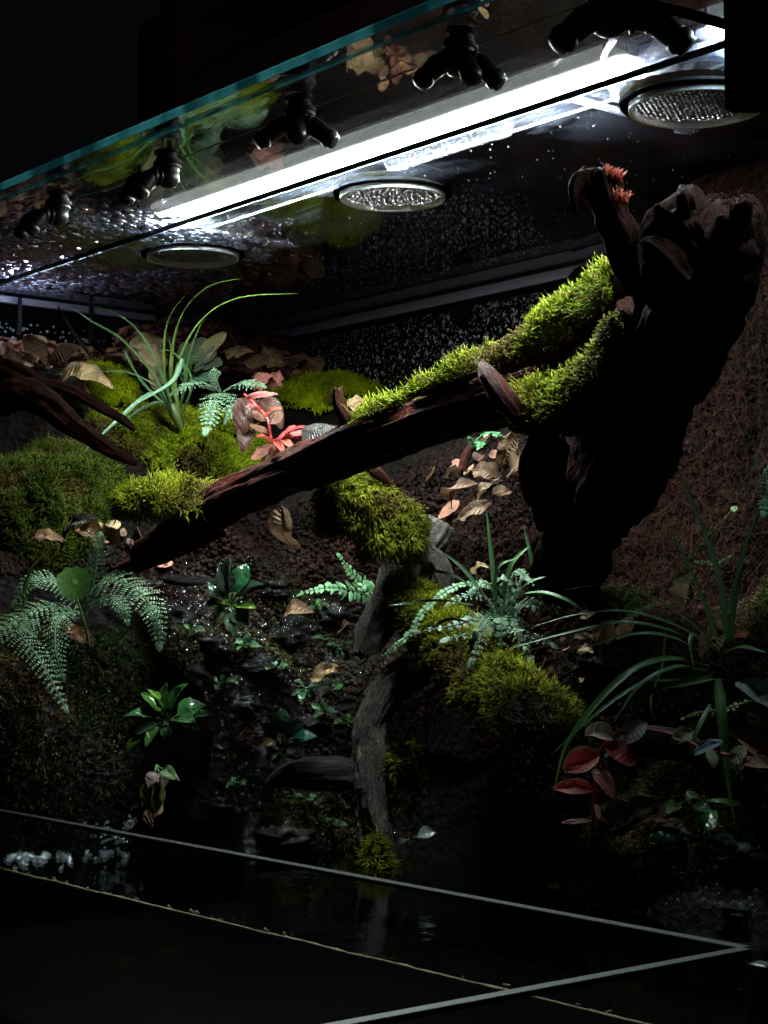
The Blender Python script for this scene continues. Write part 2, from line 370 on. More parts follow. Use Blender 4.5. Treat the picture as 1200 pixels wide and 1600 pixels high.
def hgt(a, b):
    a = np.asarray(a, float); b = np.asarray(b, float)
    r = TW[n_] + TW[n_+1] * a + TW[n_+2] * b
    for i in range(n_): r = r + TW[i] * tk((a - cA[i]) ** 2 + (b - cB[i]) ** 2)
    return r + lumps(a, b)
def hit(px, py, lift=0.0):
    d = np.arange(.95, 2.25, .003); v = rdir(px, py)
    P = np.array([0, 0, EYE]) + v[None, :] * d[:, None]; a, b, n = abn(P)
    ins = n < hgt(a, b)
    i = int(np.argmax(ins)) if ins.any() else len(d) - 1
    p = P[i]; return p + gnorm(p) * lift
def gnorm(p):
    a, b, _ = abn(p); e = .01
    ga = (hgt(a + e, b) - hgt(a - e, b)) / (2 * e); gb = (hgt(a, b + e) - hgt(a, b - e)) / (2 * e)
    na, nb_, nn = -ga, -gb, 1.0
    f, z = (nb_ - nn) * S2, (nb_ + nn) * S2
    return unit(RT * na + FW * f + UP * z)
ga_ = np.linspace(-.72, .66, 330); gb_ = np.linspace(.42, 1.80, 320)
GA, GB = np.meshgrid(ga_, gb_, indexing='ij'); GN = hgt(GA, GB)
GV = from_abn(GA, GB, GN).reshape(-1, 3)
ii, jj = np.meshgrid(np.arange(329), np.arange(319), indexing='ij'); q = (ii * 320 + jj).ravel()
GF = np.stack([q, q + 320, q + 321, q + 1], 1)
inside = (GV[:, 0] > XL + .008) & (GV[:, 0] < XR - .008) & (GV[:, 1] > YF + .012) & (GV[:, 1] < YB - .008) & (GV[:, 2] > FLOOR + .01) & (GV[:, 2] < CEIL - .012)
GF = GF[inside[GF].any(1)]
GV[:, 0] = np.clip(GV[:, 0], XL + .007, XR - .007); GV[:, 1] = np.clip(GV[:, 1], YF + .011, YB - .007); GV[:, 2] = np.clip(GV[:, 2], FLOOR + .009, CEIL - .011)
used = np.unique(GF); remap = np.full(len(GV), -1); remap[used] = np.arange(len(used))
mk('soil_bank', GV[used], remap[GF], M['soil'])['kind'] = 'structure'
# bed of the pond and the water
box('pond_bed', (XL + .008, YF + .008, FLOOR + .002), (XR - .008, YB - .01, FLOOR + .012), M['bed'])['kind'] = 'structure'
V, F = box_vf((XL + .004, YF + .0035, FLOOR + .013), (XR - .004, YB - .004, WATER))
wtr = mk('water', V, [F[1], F[2]], M['water'], smooth=False); wtr['kind'] = 'structure'

# ------------------------------------------------------------------ the glass tank
tank = thing('glass_tank', ((XL + XR) / 2, (YF + YB) / 2, 0.002), 'large glass terrarium tank holding the planted bank and the pond', 'terrarium')
G = .006
box('back_pane', (XL, YB, .004), (XR, YB + G, CEIL - .001), M['back_glass'], tank)
box('side_pane', (XL - G, YF, .004), (XL, YB + G, CEIL - .001), M['back_glass'], tank)
box('side_pane', (XR, YF + .001, .004), (XR + G, YB + G, CEIL - .001), M['glass'], tank)
box('bottom_pane', (XL, YF, .004), (XR, YB, FLOOR), M['bed'], tank)
fp = box('front_pane', (XL, YF - G, .004), (XR, YF, RIM), M['glass'], tank)
box('polished_edge', (XL, YF - G - .0006, RIM + .0006), (XR, YF + .0006, RIM + .0030), M['edge_olive'], fp, bev=.0006)
wl = MB(); xs = np.linspace(XL + .01, XR - .004, 260)
Vw, Fw, UVw = tube_vf([(x, YF + .0018, WATER + .0003 * math.sin(x * 60)) for x in xs[::10]], [.0012] * len(xs[::10]), 260, 6, lambda th, s, t: .8 + .5 * mnoise.noise((s * 90, th, 0)))
wl.add(Vw, Fw); wl.build('waterline', M['line_dirt'], fp)
sd = MB()
for i in range(45):
    x = R.uniform(XL + .3, XR - .01); r = R.uniform(.0004, .0014)
    V, F, _ = tube_vf([(x, YF + .003, WATER + R.uniform(-.002, .003)), (x + r * 2, YF + .003 + R.uniform(0, .004), WATER + R.uniform(-.002, .003))], [r, r * .5], 4, 5); sd.add(V, F)
sd.build('dirt_speck', M['line_dirt'], fp)['kind'] = 'stuff'
# the glass wing that runs from the right corner toward the viewer
wing = box('wing_pane', (XR, YF - .36, .004), (XR + G, YF - G - .001, RIM), M['glass'], tank)
box('polished_edge', (XR - .0006, YF - .36, RIM + .0006), (XR + G + .0006, YF - G - .001, RIM + .0034), M['edge_grey'], wing, bev=.0006)
box('corner_seal', (XR + .0005, YF - .0058, .004), (XR + .014, YF + .006, RIM - .004), M['silicone'], tank, bev=.002)
for (x, y) in ((XL + .004, YB - .004),):
    box('silicone_seal', (x - .004, y - .004, FLOOR), (x + .004, y + .004, CEIL - .002), M['silicone'], tank, bev=.002)
box('back_rail', (XL + .002, YB - .008, CEIL - .0135), (XR - .002, YB - .001, CEIL - .0025), M['rail'], tank, bev=.001)
box('side_rail', (XL + .001, YF + .01, CEIL - .0105), (XL + .007, YB - .010, CEIL - .0025), M['rail'], tank, bev=.001)
for i in range(5):
    x = XL + .02 + .0; y = .80 + i * .09
    box('rail_bracket', (XL + .0072, y, CEIL - .045), (XL + .010, y + .004, CEIL - .003), M['edge_grey'], tank)

# lid with three round vent holes, front strip
VENTX = [-3.951 * .363, -3.093 * .363, -2.167 * .363]; VENTY = 2.548 * .363; VR = .050
lid = thing('cover_glass', ((XL + XR) / 2, (Y2 + YB) / 2, CEIL), 'rear cover glass of the tank with three round vent holes and dried water stains', 'cover glass')
lp = box('lid_pane', (XL, Y2, CEIL), (XR, YB + G, CEIL + G), M['lid_glass'], lid)
cut = []
for x in VENTX:
    V, F = lathe_vf([(VR, -.02), (VR, .03)], (x, VENTY, CEIL), (0, 0, 1), 64); c = mk('cutter', V, F, M['black'], smooth=False); cut.append(c)
    md = lp.modifiers.new('hole', 'BOOLEAN'); md.operation = 'DIFFERENCE'; md.object = c; md.solver = 'EXACT'
dg = bpy.context.evaluated_depsgraph_get(); dg.update()
nm = bpy.data.meshes.new_from_object(lp.evaluated_get(dg)); lp.modifiers.clear(); lp.data = nm
nm.materials.clear(); nm.materials.append(M['lid_glass'])
for c in cut: bpy.data.objects.remove(c, do_unlink=True)
box('lid_edge', (XL, Y2 - .0022, CEIL + .0006), (XR, Y2 - .0004, CEIL + G - .0004), M['edge_dark'], lid, bev=.0005)
strip = thing('glass_strip', ((XL + XR) / 2, (YF + Y2) / 2, CEIL + .0075), 'narrow front glass strip along the top, with a bright teal polished edge', 'glass strip')
SZ = CEIL + G + .001
V, F = box_vf((XL, YF, SZ), (XR, Y2 + .040, SZ + G)); mk('strip_pane', V, [F[0], F[1], F[2]], M['strip_glass'], strip, smooth=False)
box('polished_edge', (XL, YF - .0022, SZ - .0003), (XR, YF - .0004, SZ + G + .0003), M['edge_teal'], strip, bev=.0005)
M['seam'] = simple('pale_seam', (.35, .38, .38), .4)
box('seam', (XL, .7352, SZ - .0008), (XR, .7358, SZ - .0002), M['seam'], strip)
box('rear_edge', (XL, Y2 + .0402, SZ - .0002), (XR, Y2 + .0410, SZ + .0016), M['seam'], strip)
box('inner_edge', (XL, YF + .012, SZ - .0022), (XR, YF + .0135, SZ - .0003), M['edge_teal'], strip)

# ------------------------------------------------------------------ lamp
LY = .868
zl = SZ + G + .002
def lamp(x0, x1, label, mat):
    led = thing('lamp_bar', ((x0 + x1) / 2, LY, zl), label, 'lamp', 'lamp bars on the cover glass')
    box('housing', (x0 - .01, LY - .0155, zl + .0052), (x1 + .01, LY + .0170, zl + .022), M['housing'], led, bev=.002)
    V, F = box_vf((x0, LY - .0160, zl), (x1, LY + .0160, zl + .005)); mk('diffuser', V, F[:1] + F[2:], mat, led, smooth=False)
    for x in (x0 - .0095, x1 + .0005): box('end_cap', (x, LY - .0165, zl - .001), (x + .009, LY + .0165, zl + .005), M['clear'], led, bev=.001)
lamp(-1.395, -.795, 'long glowing white lamp bar lying on the glass above the tank', M['led'])
lamp(-.715, -.575, 'short glowing lamp bar partly hidden by the black clamp at the upper right', M['led_cool'])
lamp(-1.70, -1.52, 'dim lamp bar glimmering through the drops at the far upper left', M['led_dim'])

# ------------------------------------------------------------------ vents with woven screens
def vent(x, r, label, cells, ang):
    t = thing('screen_vent', (x, VENTY, CEIL), label, 'vent', 'round screened vents in the glass lid')
    n = 72; prof = [(r + .0060, -.0006), (r + .0060, .0075), (r + .0010, .0075), (r + .0010, -.0006)]
    V, F = lathe_vf(prof, (x, VENTY, CEIL), (0, 0, 1), n)
    F = F[:-2] + [(3*n+j, 3*n+(j+1) % n, (j+1) % n, j) for j in range(n)]
    V = [(p[0] + .0012 * mnoise.noise((p[0] * 120, p[1] * 120, 1)), p[1] + .0012 * mnoise.noise((p[0] * 120, p[1] * 120, 5)), p[2]) for p in V]
    mk('gasket', V, F, M['rubber'], t)
    prof = [(r, -.0045), (r, .0060), (r - .0022, .0060), (r - .0022, -.0045)]
    V, F = lathe_vf(prof, (x, VENTY, CEIL), (0, 0, 1), n)
    F = F[:-2] + [(3*n+j, 3*n+(j+1) % n, (j+1) % n, j) for j in range(n)]
    mk('rim', V, F, M['silver'], t, smooth=False)
    ms = MB(); rr = r - .0025; stp = 2 * rr / cells; wd = stp * .30
    ca, sa = math.cos(ang), math.sin(ang)
    for fam in (0, 1):
        for i in range(1, cells):
            u = -rr + i * stp; h = math.sqrt(max(rr * rr - u * u, 1e-8)); nseg = max(2, int(2 * h / stp))
            P = []
            for s in range(nseg + 1):
                w = -h + 2 * h * s / nseg; zz = .0012 + .0006 * (1 if (i + s + fam) % 2 else -1)
                p, q_ = (u, w) if fam == 0 else (w, u); P.append((x + p * ca - q_ * sa, VENTY + p * sa + q_ * ca, CEIL + zz))
            for s in range(nseg):
                A, B = np.array(P[s]), np.array(P[s + 1]); sd_ = unit(np.cross(B - A, UP)) * wd; up = np.array([0, 0, wd * .8])
                ms.add([A - sd_, A - up, A + sd_, B - sd_, B - up, B + sd_], [(0, 1, 4, 3), (1, 2, 5, 4), (2, 0, 3, 5)])
    ms.build('screen', M['wire'], t)
    return t
vent(VENTX[0], .0455, 'smallest-looking round black screened vent, leftmost of the three in the lid', 26, .5)
vent(VENTX[1], .0450, 'silver-rimmed round screened vent in the middle of the glass lid', 24, .25)
vent(VENTX[2], .0475, 'largest-looking round screened vent, nearest the upper right corner', 26, .55)

# clear plastic fan frames above two of the vents
def fan(x, label, s=.066, rot=0.0):
    t = thing('clear_fan', (x, VENTY, CEIL + G + .0005), label, 'fan', 'clear plastic fans on the lid')
    zb = CEIL + G + .0008
    for z in (zb, zb + .022):
        m = MB()
        for sx in (-1, 1):
            V, F = box_vf((x + sx * s - .003, VENTY - s, z), (x + sx * s + .003, VENTY + s, z + .003)); m.add(V, F)
            V, F = box_vf((x - s + .0032, VENTY + sx * s - .003, z), (x + s - .0032, VENTY + sx * s + .003, z + .003)); m.add(V, F)
        for sx in (-1, 1):
            for sy in (-1, 1):
                V, F = lathe_vf([(.010, -.0005), (.010, .0036)], (x + sx * (s - .002), VENTY + sy * (s - .002), z), UP, 14); m.add(V, F)
        m.build('flange', M['clear'], t, smooth=False)
    for sx in (-1, 1):
        for sy in (-1, 1):
            V, F = lathe_vf([(.0035, 0), (.0035, .0185)], (x + sx * (s - .006), VENTY + sy * (s - .006), zb + .0033), UP, 12); mk('post', V, F, M['clear'], t)
    rb = MB()
    for q in range(14):
        a1 = q * 2 * math.pi / 14 + rot; r1, r2 = s * .84, s * (1.02 if q % 2 else 1.18)
        V, F, _ = tube_vf([(x + r1 * math.cos(a1), VENTY + r1 * math.sin(a1), zb + .004), (x + r2 * math.cos(a1 + .2), VENTY + r2 * math.sin(a1 + .2), zb + .012), (x + r2 * math.cos(a1 + .35), VENTY + r2 * math.sin(a1 + .35), zb + .024)], [.0022, .0018, .0026], 8, 6); rb.add(V, F)
    rb.build('rib', M['clear'], t)
    V, F = lathe_vf([(s - .006, .0035), (s - .004, .012), (s - .006, .0215), (s - .0075, .0215), (s - .0055, .012), (s - .0075, .0035)], (x, VENTY, zb), UP, 40)
    mk('shroud', V, F[:-2], M['clear'], t)
    V, F = lathe_vf([(.014, .004), (.016, .006), (.016, .020), (.013, .021)], (x, VENTY, zb), UP, 24); mk('hub', V, F, M['clear'], t)
    for b in range(7):
        th = b * 2 * math.pi / 7 + rot; V = []
        for i in range(6):
            rr = .0165 + i * (s - .026) / 5; tw = .5
            for j in (-1, 1):
                a2 = th + i * .08 + j * .23; V.append((x + rr * math.cos(a2), VENTY + rr * math.sin(a2), zb + .012 + j * .006))
        mk('fan_blade', V, [(2*i, 2*i+1, 2*i+3, 2*i+2) for i in range(5)], M['clear'], t)
    return t
fan(VENTX[0], 'clear plastic fan sitting over the leftmost round vent', rot=.2)
fan(VENTX[2], 'clear plastic fan sitting over the vent nearest the upper right corner', rot=.7)
# corrugated clear hose lying on the lid
h0, h1 = on_z(640, 243, CEIL + .02), on_z(760, 203, CEIL + .02)
hz = thing('clear_hose', h0, 'short corrugated clear hose lying on the lid beside the middle vent', 'hose')
V, F, UVx = tube_vf([h0 + (h1 - h0) * t for t in (-.15, .2, .5, .8, 1.15)], [.0085] * 5, 150, 16, lambda th, s, t: 1 + .16 * math.sin(s * 900))
mk('hose_wall', V, F[:-2], M['clear'], hz)
for t_ in (-.17, 1.17):
    c = h0 + (h1 - h0) * t_; V, F = lathe_vf([(.0105, -.005), (.0105, .005)], c, h1 - h0, 20); mk('hose_cuff', V, F, M['clear'], hz)

# ------------------------------------------------------------------ misting nozzles
def arm_parts(t, b, th, drop, out, q):
    d = np.array([math.cos(th), math.sin(th), 0]); k0 = np.array(b) + np.array([0, 0, -.023]) * q; k1 = k0 + d * out * q + np.array([0, 0, -.002]) * q; dn = unit(d * .75 - UP * drop)
    k2 = k1 + dn * .013 * q; a = MB()
    V, F, _ = tube_vf([k0, k0 + d * out * q * .6, k1, k1 + dn * .006 * q, k2], [.0068 * q, .0068 * q, .0076 * q, .0072 * q, .0064 * q], 16, 16); a.add(V, F)
    for f_ in (.45, .8):
        V, F = lathe_vf([(.0076 * q, -.0016 * q), (.0083 * q, -.001 * q), (.0083 * q, .001 * q), (.0076 * q, .0016 * q)], k0 + d * out * q * f_, d, 18); a.add(V, F)
    am = a.build('arm', M['black'], t)
    V, F = lathe_vf([(.0060 * q, 0), (.0074 * q, .001 * q), (.0074 * q, .005 * q), (.0060 * q, .0062 * q), (.0060 * q, .0085 * q), (.0030 * q, .0090 * q)], k2 - dn * .001 * q, dn, 18); mk('spray_tip', V, F, M['black'], am)
def nozzle(px, py, angs, label, drop=.8, out=.014, q=.92):
    b = on_z(px, py, SZ - .0006); ax = unit(UP + RT * R.uniform(-.12, .12))
    t = thing('mist_nozzle', b, label, 'nozzle', 'black misting nozzles under the front glass strip')
    V, F = lathe_vf([(r * q, z * q) for r, z in [(.0110, 0), (.0110, -.0025), (.0086, -.003), (.0086, -.006), (.0098, -.0065), (.0098, -.009), (.0122, -.0095), (.0125, -.0125), (.0108, -.013), (.0108, -.0140), (.0116, -.0145), (.0116, -.0160), (.0100, -.0165), (.0090, -.020)]], b, ax, 26); mk('collar', V, F, M['black'], t, smooth=False)
    V, F = lathe_vf([(r * q, z * q) for r, z in [(.0082, -.017), (.0094, -.020), (.0092, -.027), (.0060, -.031), (.002, -.0325)]], b, ax, 22); mk('body', V, F, M['black'], t)
    for a, o_ in angs: arm_parts(t, b, a, drop, o_ * out, q)
AL = math.atan2(-RT[1], -RT[0]); AR = math.atan2(RT[1], RT[0]); AF = math.atan2(FW[1], FW[0])
nozzle(92, 300, [(AL + .5, 1.0), (AL - .15, 1.7)], 'black misting nozzle at the far left end of the glass strip', 1.0, .016)
nozzle(260, 236, [(AL + .5, .9), (AL - .3, 1.8)], 'second black misting nozzle from the left, its arms bent to the left', 1.1, .016)
nozzle(466, 152, [(AL + .2, 1.1), (AR - .35, 1), (AF + math.pi, .5)], 'black misting nozzle in front of the middle of the lamp bar', .6)
nozzle(722, 48, [(AL + .3, 1.2), (AR - .3, .9), (AF + math.pi + .3, .5)], 'fourth black misting nozzle from the left, its right arm crossing the lamp bar', .75)
nozzle(955, -42, [(AL + .25, 1.0), (AR - .1, 1.6)], 'large black misting nozzle cut off by the top edge of the photo', .7, .014, 1.15)
# black clamp and pipe in the upper right corner
c0 = W(1140, 165, .93); c1 = W(1230, -40, .93)
ck = thing('lid_clamp', c0, 'big black plastic clamp gripping the lid edge in the upper right corner', 'clamp')
cl_ = MB(); ctr = (c0 + c1) / 2; hw = abs((c1 - c0).dot(RT)) / 2; hh = abs(c1[2] - c0[2]) / 2
V = [ctr + RT * (sx * hw) + FW * (sy * .018) + UP * (sz * hh) for sz in (-1, 1) for sx, sy in ((-1, -1), (1, -1), (1, 1), (-1, 1))]
bevel(mk('clamp_body', V, [(3, 2, 1, 0), (4, 5, 6, 7), (0, 1, 5, 4), (1, 2, 6, 5), (2, 3, 7, 6), (3, 0, 4, 7)], M['clamp'], ck, smooth=False), .005, 3)
V, F = lathe_vf([(.010, 0), (.012, .002), (.012, .012), (.010, .014)], ctr - FW * .019 - UP * .01, -FW, 20); mk('clamp_knob', V, F, M['clamp'], ck)
pp = WW([(960, -8, .97), (1010, 6, .96), (1070, 20, .95), (1145, 42, .935)])
V, F, _ = tube_vf(pp, [.0035, .0030, .0030, .0030], 20, 10); mk('supply_pipe', V, F, M['clamp'], ck)

# ------------------------------------------------------------------ driftwood
def wood_bump(seed, amp=.16, groove=.10, fl=22, knots=.12):
    def f(th, s, t):
        c, sn = math.cos(th), math.sin(th)
        a = mnoise.noise((c * 1.1 + seed, sn * 1.1, s * fl)) * amp
        g = mnoise.noise((c * 4.5 + seed * 3, sn * 4.5, s * fl * .35)); g2 = mnoise.noise((c * 10, sn * 10 + seed, s * fl * .5))
        a += mnoise.noise((c * 2.3 + seed, sn * 2.3, s * 70)) * amp * .55 + mnoise.noise((c * 5 - seed, sn * 5, s * 120)) * amp * .13
        kn = max(0, mnoise.noise((c * .9 - seed, sn * .9, s * fl * .6)) - .25) * knots * 4
        return 1 + a - groove * (1 - abs(g)) ** 6 * 1.6 + g2 * groove * .5 + kn
    return f
def ragged(V, nl, nr, tip=True, depth=.02, seed=0, ends=(1,)):
    """pull the last rings out into splinters"""
    V = [np.array(v) for v in V]
    for e in ends:
        i0 = nl - 1 if e else 0; i1 = nl - 3 if e else 2
        ax = unit(np.mean(V[i0*nr:(i0+1)*nr], 0) - np.mean(V[i1*nr:(i1+1)*nr], 0))
        for j in range(nr):
            k = mnoise.noise((j * .9 + seed, e * 5, .3)) + .6 * mnoise.noise((j * 2.3, seed, 7))
            V[i0*nr+j] = V[i0*nr+j] + ax * depth * k
            V[(i0-1 if e else 1)*nr+j] = V[(i0-1 if e else 1)*nr+j] + ax * depth * k * .5
    return V
def limb(name, pts, rpx, mat, parent=None, base=None, seed=1.0, nl=70, nr=44, amp=.16, groove=.12, rag=(), depth=.015):
    P = WW(pts); r = [q * p[2] / FPX for q, p in zip(rpx, pts)]
    V, F, UV = tube_vf(P, r, nl, nr, wood_bump(seed, amp, groove))
    if rag: V = ragged(V, nl, nr, depth=depth, seed=seed, ends=rag)
    return mk(name, V, F, mat, parent, base, uv=UV)
def splinters(name, c, ax, n, r, ln, mat, parent, seed=0, wd=.0012):
    rr = random.Random(seed); m = MB(); ax = unit(ax); e1 = unit(np.cross(ax, RT + .1)); e2 = np.cross(ax, e1)
    for i in range(n):
        a = rr.uniform(0, 6.28); q = r * math.sqrt(rr.random()); p = np.array(c) + (e1 * math.cos(a) + e2 * math.sin(a)) * q
        d = unit(ax + e1 * rr.gauss(0, .35) + e2 * rr.gauss(0, .35)); L = ln * rr.uniform(.4, 1.2); w = wd * rr.uniform(.6, 1.8)
        V, F, UV = tube_vf([p - d * L * .3, p + d * L * .5, p + d * L + e1 * rr.gauss(0, L * .1)], [w, w * .8, .0002], 4, 4); m.add(V, F, UV)
    return m.build(name, mat, parent)

LOGP = [(225, 862, 1.59), (330, 795, 1.53), (440, 745, 1.465), (545, 705, 1.395), (665, 660, 1.325), (770, 625, 1.28), (850, 600, 1.245)]
lg = thing('fallen_log', W(330, 830, 1.52), 'long reddish-brown driftwood log slanting up from the moss to the dark stump', 'log')
limb('trunk', LOGP, [20, 31, 36, 40, 40, 42, 40], M['wood_red'], lg, seed=2.1, nl=150, nr=64, amp=.14, groove=.18, rag=(0,), depth=.03)
limb('branch_stub', [(552, 690, 1.39), (545, 660, 1.38), (530, 632, 1.375), (527, 607, 1.375)], [20, 13, 10, 8], M['wood_red'], lg, seed=5, nl=26, nr=24, rag=(1,), depth=.006)
limb('bark_flake', [(815, 655, 1.225), (790, 625, 1.22), (765, 590, 1.225), (752, 568, 1.235)], [14, 21, 17, 6], M['wood_red'], lg, seed=8, nl=36, nr=30, groove=.2, rag=(1,), depth=.01)
limb('bark_ridge', [(440, 722, 1.435), (510, 690, 1.39), (560, 668, 1.36), (585, 660, 1.345)], [5, 10, 11, 4], M['wood_red'], lg, seed=9, nl=36, nr=20)
limb('bark_ridge', [(640, 618, 1.32), (700, 602, 1.29), (752, 580, 1.265)], [5, 9, 5], M['wood_red'], lg, seed=10, nl=36, nr=20)

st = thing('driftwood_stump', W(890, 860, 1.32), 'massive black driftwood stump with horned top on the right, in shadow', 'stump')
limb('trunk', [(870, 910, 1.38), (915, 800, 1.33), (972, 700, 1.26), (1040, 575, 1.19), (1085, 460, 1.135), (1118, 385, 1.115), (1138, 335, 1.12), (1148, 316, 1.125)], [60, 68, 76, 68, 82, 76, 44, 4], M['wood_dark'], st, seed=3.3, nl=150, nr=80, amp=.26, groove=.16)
limb('horn', [(1075, 450, 1.11), (1005, 420, 1.10), (974, 370, 1.10), (948, 318, 1.105), (938, 285, 1.105), (940, 270, 1.105), (941, 264, 1.105)], [60, 44, 34, 30, 36, 26, 4], M['wood_knob_lit'], st, seed=4.7, nl=90, nr=52, amp=.36, groove=.26)
limb('beak', [(935, 288, 1.10), (908, 282, 1.098), (898, 308, 1.095), (902, 338, 1.095)], [22, 17, 9, 3], M['wood_knob_lit'], st, seed=5.7, nl=34, nr=26, amp=.4)
limb('knob', [(1010, 405, 1.085), (1045, 360, 1.08), (1072, 328, 1.085), (1080, 306, 1.095), (1082, 296, 1.10)], [42, 42, 32, 20, 2], M['wood_knob_lit'], st, seed=6.4, nl=60, nr=44, amp=.34, groove=.14)
limb('knob', [(1110, 430, 1.10), (1140, 375, 1.095), (1160, 335, 1.105), (1165, 318, 1.11), (1166, 310, 1.112)], [56, 50, 34, 18, 2], M['wood_knob_lit'], st, seed=7.4, nl=60, nr=44, amp=.34, groove=.14)
limb('knob', [(1060, 440, 1.07), (1030, 400, 1.065), (1008, 388, 1.07), (996, 384, 1.075)], [40, 34, 20, 2], M['wood_knob_lit'], st, seed=8.4, nl=50, nr=40, amp=.34, groove=.14)
limb('knob', [(1100, 390, 1.075), (1120, 345, 1.08), (1124, 322, 1.09), (1125, 312, 1.092)], [30, 26, 16, 2], M['wood_knob_lit'], st, seed=9.4, nl=50, nr=40, amp=.4, groove=.14)
for i in range(22):
    x, y = R.uniform(1000, 1170), R.uniform(325, 450); a = R.uniform(-2.6, -.5); L = R.uniform(20, 48); r0 = R.uniform(9, 22); dd = 1.075 + .0001 * (y - 325) + R.uniform(-.02, .01)
    limb('knob', [(x, y + 12, dd + .012), (x + L * .5 * math.cos(a), y + L * .5 * math.sin(a), dd), (x + L * .85 * math.cos(a), y + L * .85 * math.sin(a), dd + R.uniform(-.012, .012)), (x + L * math.cos(a), max(296, y + L * math.sin(a)), dd)], [r0, r0 * .9, r0 * .55, 1.5], M['wood_knob_lit'], st, seed=30 + i * 1.7, nl=26, nr=22, amp=.4, groove=.2)
limb('upper_arm', [(770, 605, 1.29), (830, 572, 1.27), (900, 530, 1.245), (955, 480, 1.215), (1000, 435, 1.175)], [22, 27, 26, 27, 34], M['wood_red'], st, seed=8.2, nl=60, nr=36)
limb('lower_arm', [(800, 660, 1.265), (850, 648, 1.245), (910, 630, 1.225), (955, 585, 1.20), (975, 530, 1.18), (990, 480, 1.16)], [18, 34, 34, 28, 24, 28], M['wood_red'], st, seed=9.2, nl=60, nr=36)
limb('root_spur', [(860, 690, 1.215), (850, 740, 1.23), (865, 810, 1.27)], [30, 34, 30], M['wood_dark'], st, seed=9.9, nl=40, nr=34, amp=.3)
splinters('torn_fibre', W(956, 276, 1.095), UP + RT * .35 - FW * .2, 170, .0065, .006, M['orange_fibre'], st, 5, .00035)
splinters('torn_fibre', W(968, 312, 1.085), UP * .9 + RT * .3, 90, .0055, .007, M['orange_fibre'], st, 6, .0003)
splinters('root_hair', W(1130, 350, 1.08), UP * .3 - RT * .4 - FW * .6, 130, .024, .006, M['fibre'], st, 8, .0004)

rt = thing('water_root', W(592, 1370, 1.500), 'grey-brown driftwood root standing in the pond at the centre', 'root')
limb('shank', [(690, 1015, 1.480), (650, 1042, 1.485), (604, 1085, 1.490), (580, 1140, 1.495), (578, 1200, 1.495), (585, 1270, 1.497), (592, 1330, 1.500), (598, 1400, 1.500)], [20, 30, 29, 28, 28, 27, 25, 24], M['wood_grey'], rt, seed=11, nl=140, nr=56, amp=.30, groove=.2)
limb('upper_shank', [(690, 820, 1.525), (648, 880, 1.515), (604, 945, 1.500), (582, 990, 1.490), (562, 1022, 1.480)], [26, 36, 30, 26, 11], M['wood_grey'], rt, seed=12, nl=90, nr=48, amp=.32, groove=.2, rag=(1,), depth=.006)
limb('ridge', [(598, 935, 1.52), (680, 1005, 1.475), (760, 1075, 1.415), (850, 1140, 1.325), (905, 1185, 1.30), (925, 1200, 1.29)], [22, 30, 32, 28, 18, 3], M['wood_black'], rt, seed=13, nl=70, nr=36)
limb('side_stub', [(416, 1226, 1.505), (450, 1212, 1.503), (500, 1207, 1.500), (575, 1210, 1.500)], [7, 20, 25, 22], M['wood_black'], rt, seed=14, nl=60, nr=36, amp=.25, groove=.2)
limb('spur', [(655, 850, 1.495), (690, 890, 1.490), (700, 950, 1.495)], [12, 15, 10], M['wood_grey'], rt, seed=15, nl=30, nr=26)
ld = thing('arched_driftwood', W(60, 700, 1.500), 'dark wet driftwood arching over the moss at the left edge', 'driftwood')
limb('arch', [(-40, 640, 1.54), (20, 618, 1.53), (75, 632, 1.52), (120, 668, 1.52), (170, 702, 1.53), (212, 724, 1.55)], [20, 24, 23, 17, 12, 5], M['wood_dark'], ld, seed=16, nl=90, nr=44, amp=.36, groove=.18)
limb('upper_ridge', [(60, 598, 1.58), (110, 610, 1.58), (150, 632, 1.59), (190, 655, 1.60), (210, 672, 1.61)], [9, 10, 9, 7, 3], M['wood_dark'], ld, seed=17, nl=40, nr=24, amp=.3)
limb('root_end', [(-40, 590, 1.62), (10, 578, 1.62), (45, 592, 1.60), (70, 615, 1.58)], [15, 18, 15, 9], M['wood_dark'], ld, seed=18, nl=50, nr=30, amp=.38)
def stick(name, pts, rpx, mat, label, cat='stick', seed=1, **kw):
    o = limb(name, pts, rpx, mat, base=W(*pts[0]), seed=seed, nl=kw.get('nl', 44), nr=kw.get('nr', 22), amp=.22, groove=.15, rag=(1,), depth=.006); return tag(o, label, cat, 'loose sticks on the bank')
stick('wood_branch', [(180, 892, 1.60), (230, 872, 1.585), (290, 850, 1.57), (350, 828, 1.55)], [9, 15, 15, 8], M['wood_red'], 'split red-brown branch lying under the low end of the log', seed=21)
stick('wood_branch', [(255, 905, 1.60), (290, 908, 1.60), (335, 908, 1.61)], [6, 8, 4], M['wood_black'], 'short grey stick left of the upright dark glossy plant', seed=22)
stick('twig', [(352, 528, 2.02), (385, 516, 2.03), (412, 506, 2.04)], [3, 3, 2], M['wood_red'], 'thin red-brown twig at the top of the bank near the back corner', seed=23, nr=10)
stick('twig', [(143, 557, 1.80), (115, 520, 1.80), (90, 478, 1.80)], [3, 2.5, 1.5], M['wood_grey'], 'thin pale twig standing up at the upper left', seed=24, nr=10)
stick('wood_branch', [(575, 728, 1.45), (590, 740, 1.45), (612, 760, 1.46)], [9, 10, 6], M['wood_red'], 'short red-brown branch piece just under the log centre', seed=25)
stick('wood_branch', [(722, 735, 1.50), (730, 710, 1.50), (742, 690, 1.505)], [9, 8, 6], M['wood_red'], 'short upright reddish stem behind the dry leaves below the log', seed=26)
stick('wood_branch', [(306, 1215, 1.52), (314, 1175, 1.52), (320, 1150, 1.525), (323, 1138, 1.53)], [20, 17, 12, 5], M['wood_black'], 'black wood stub standing among the low glossy plants', seed=27)
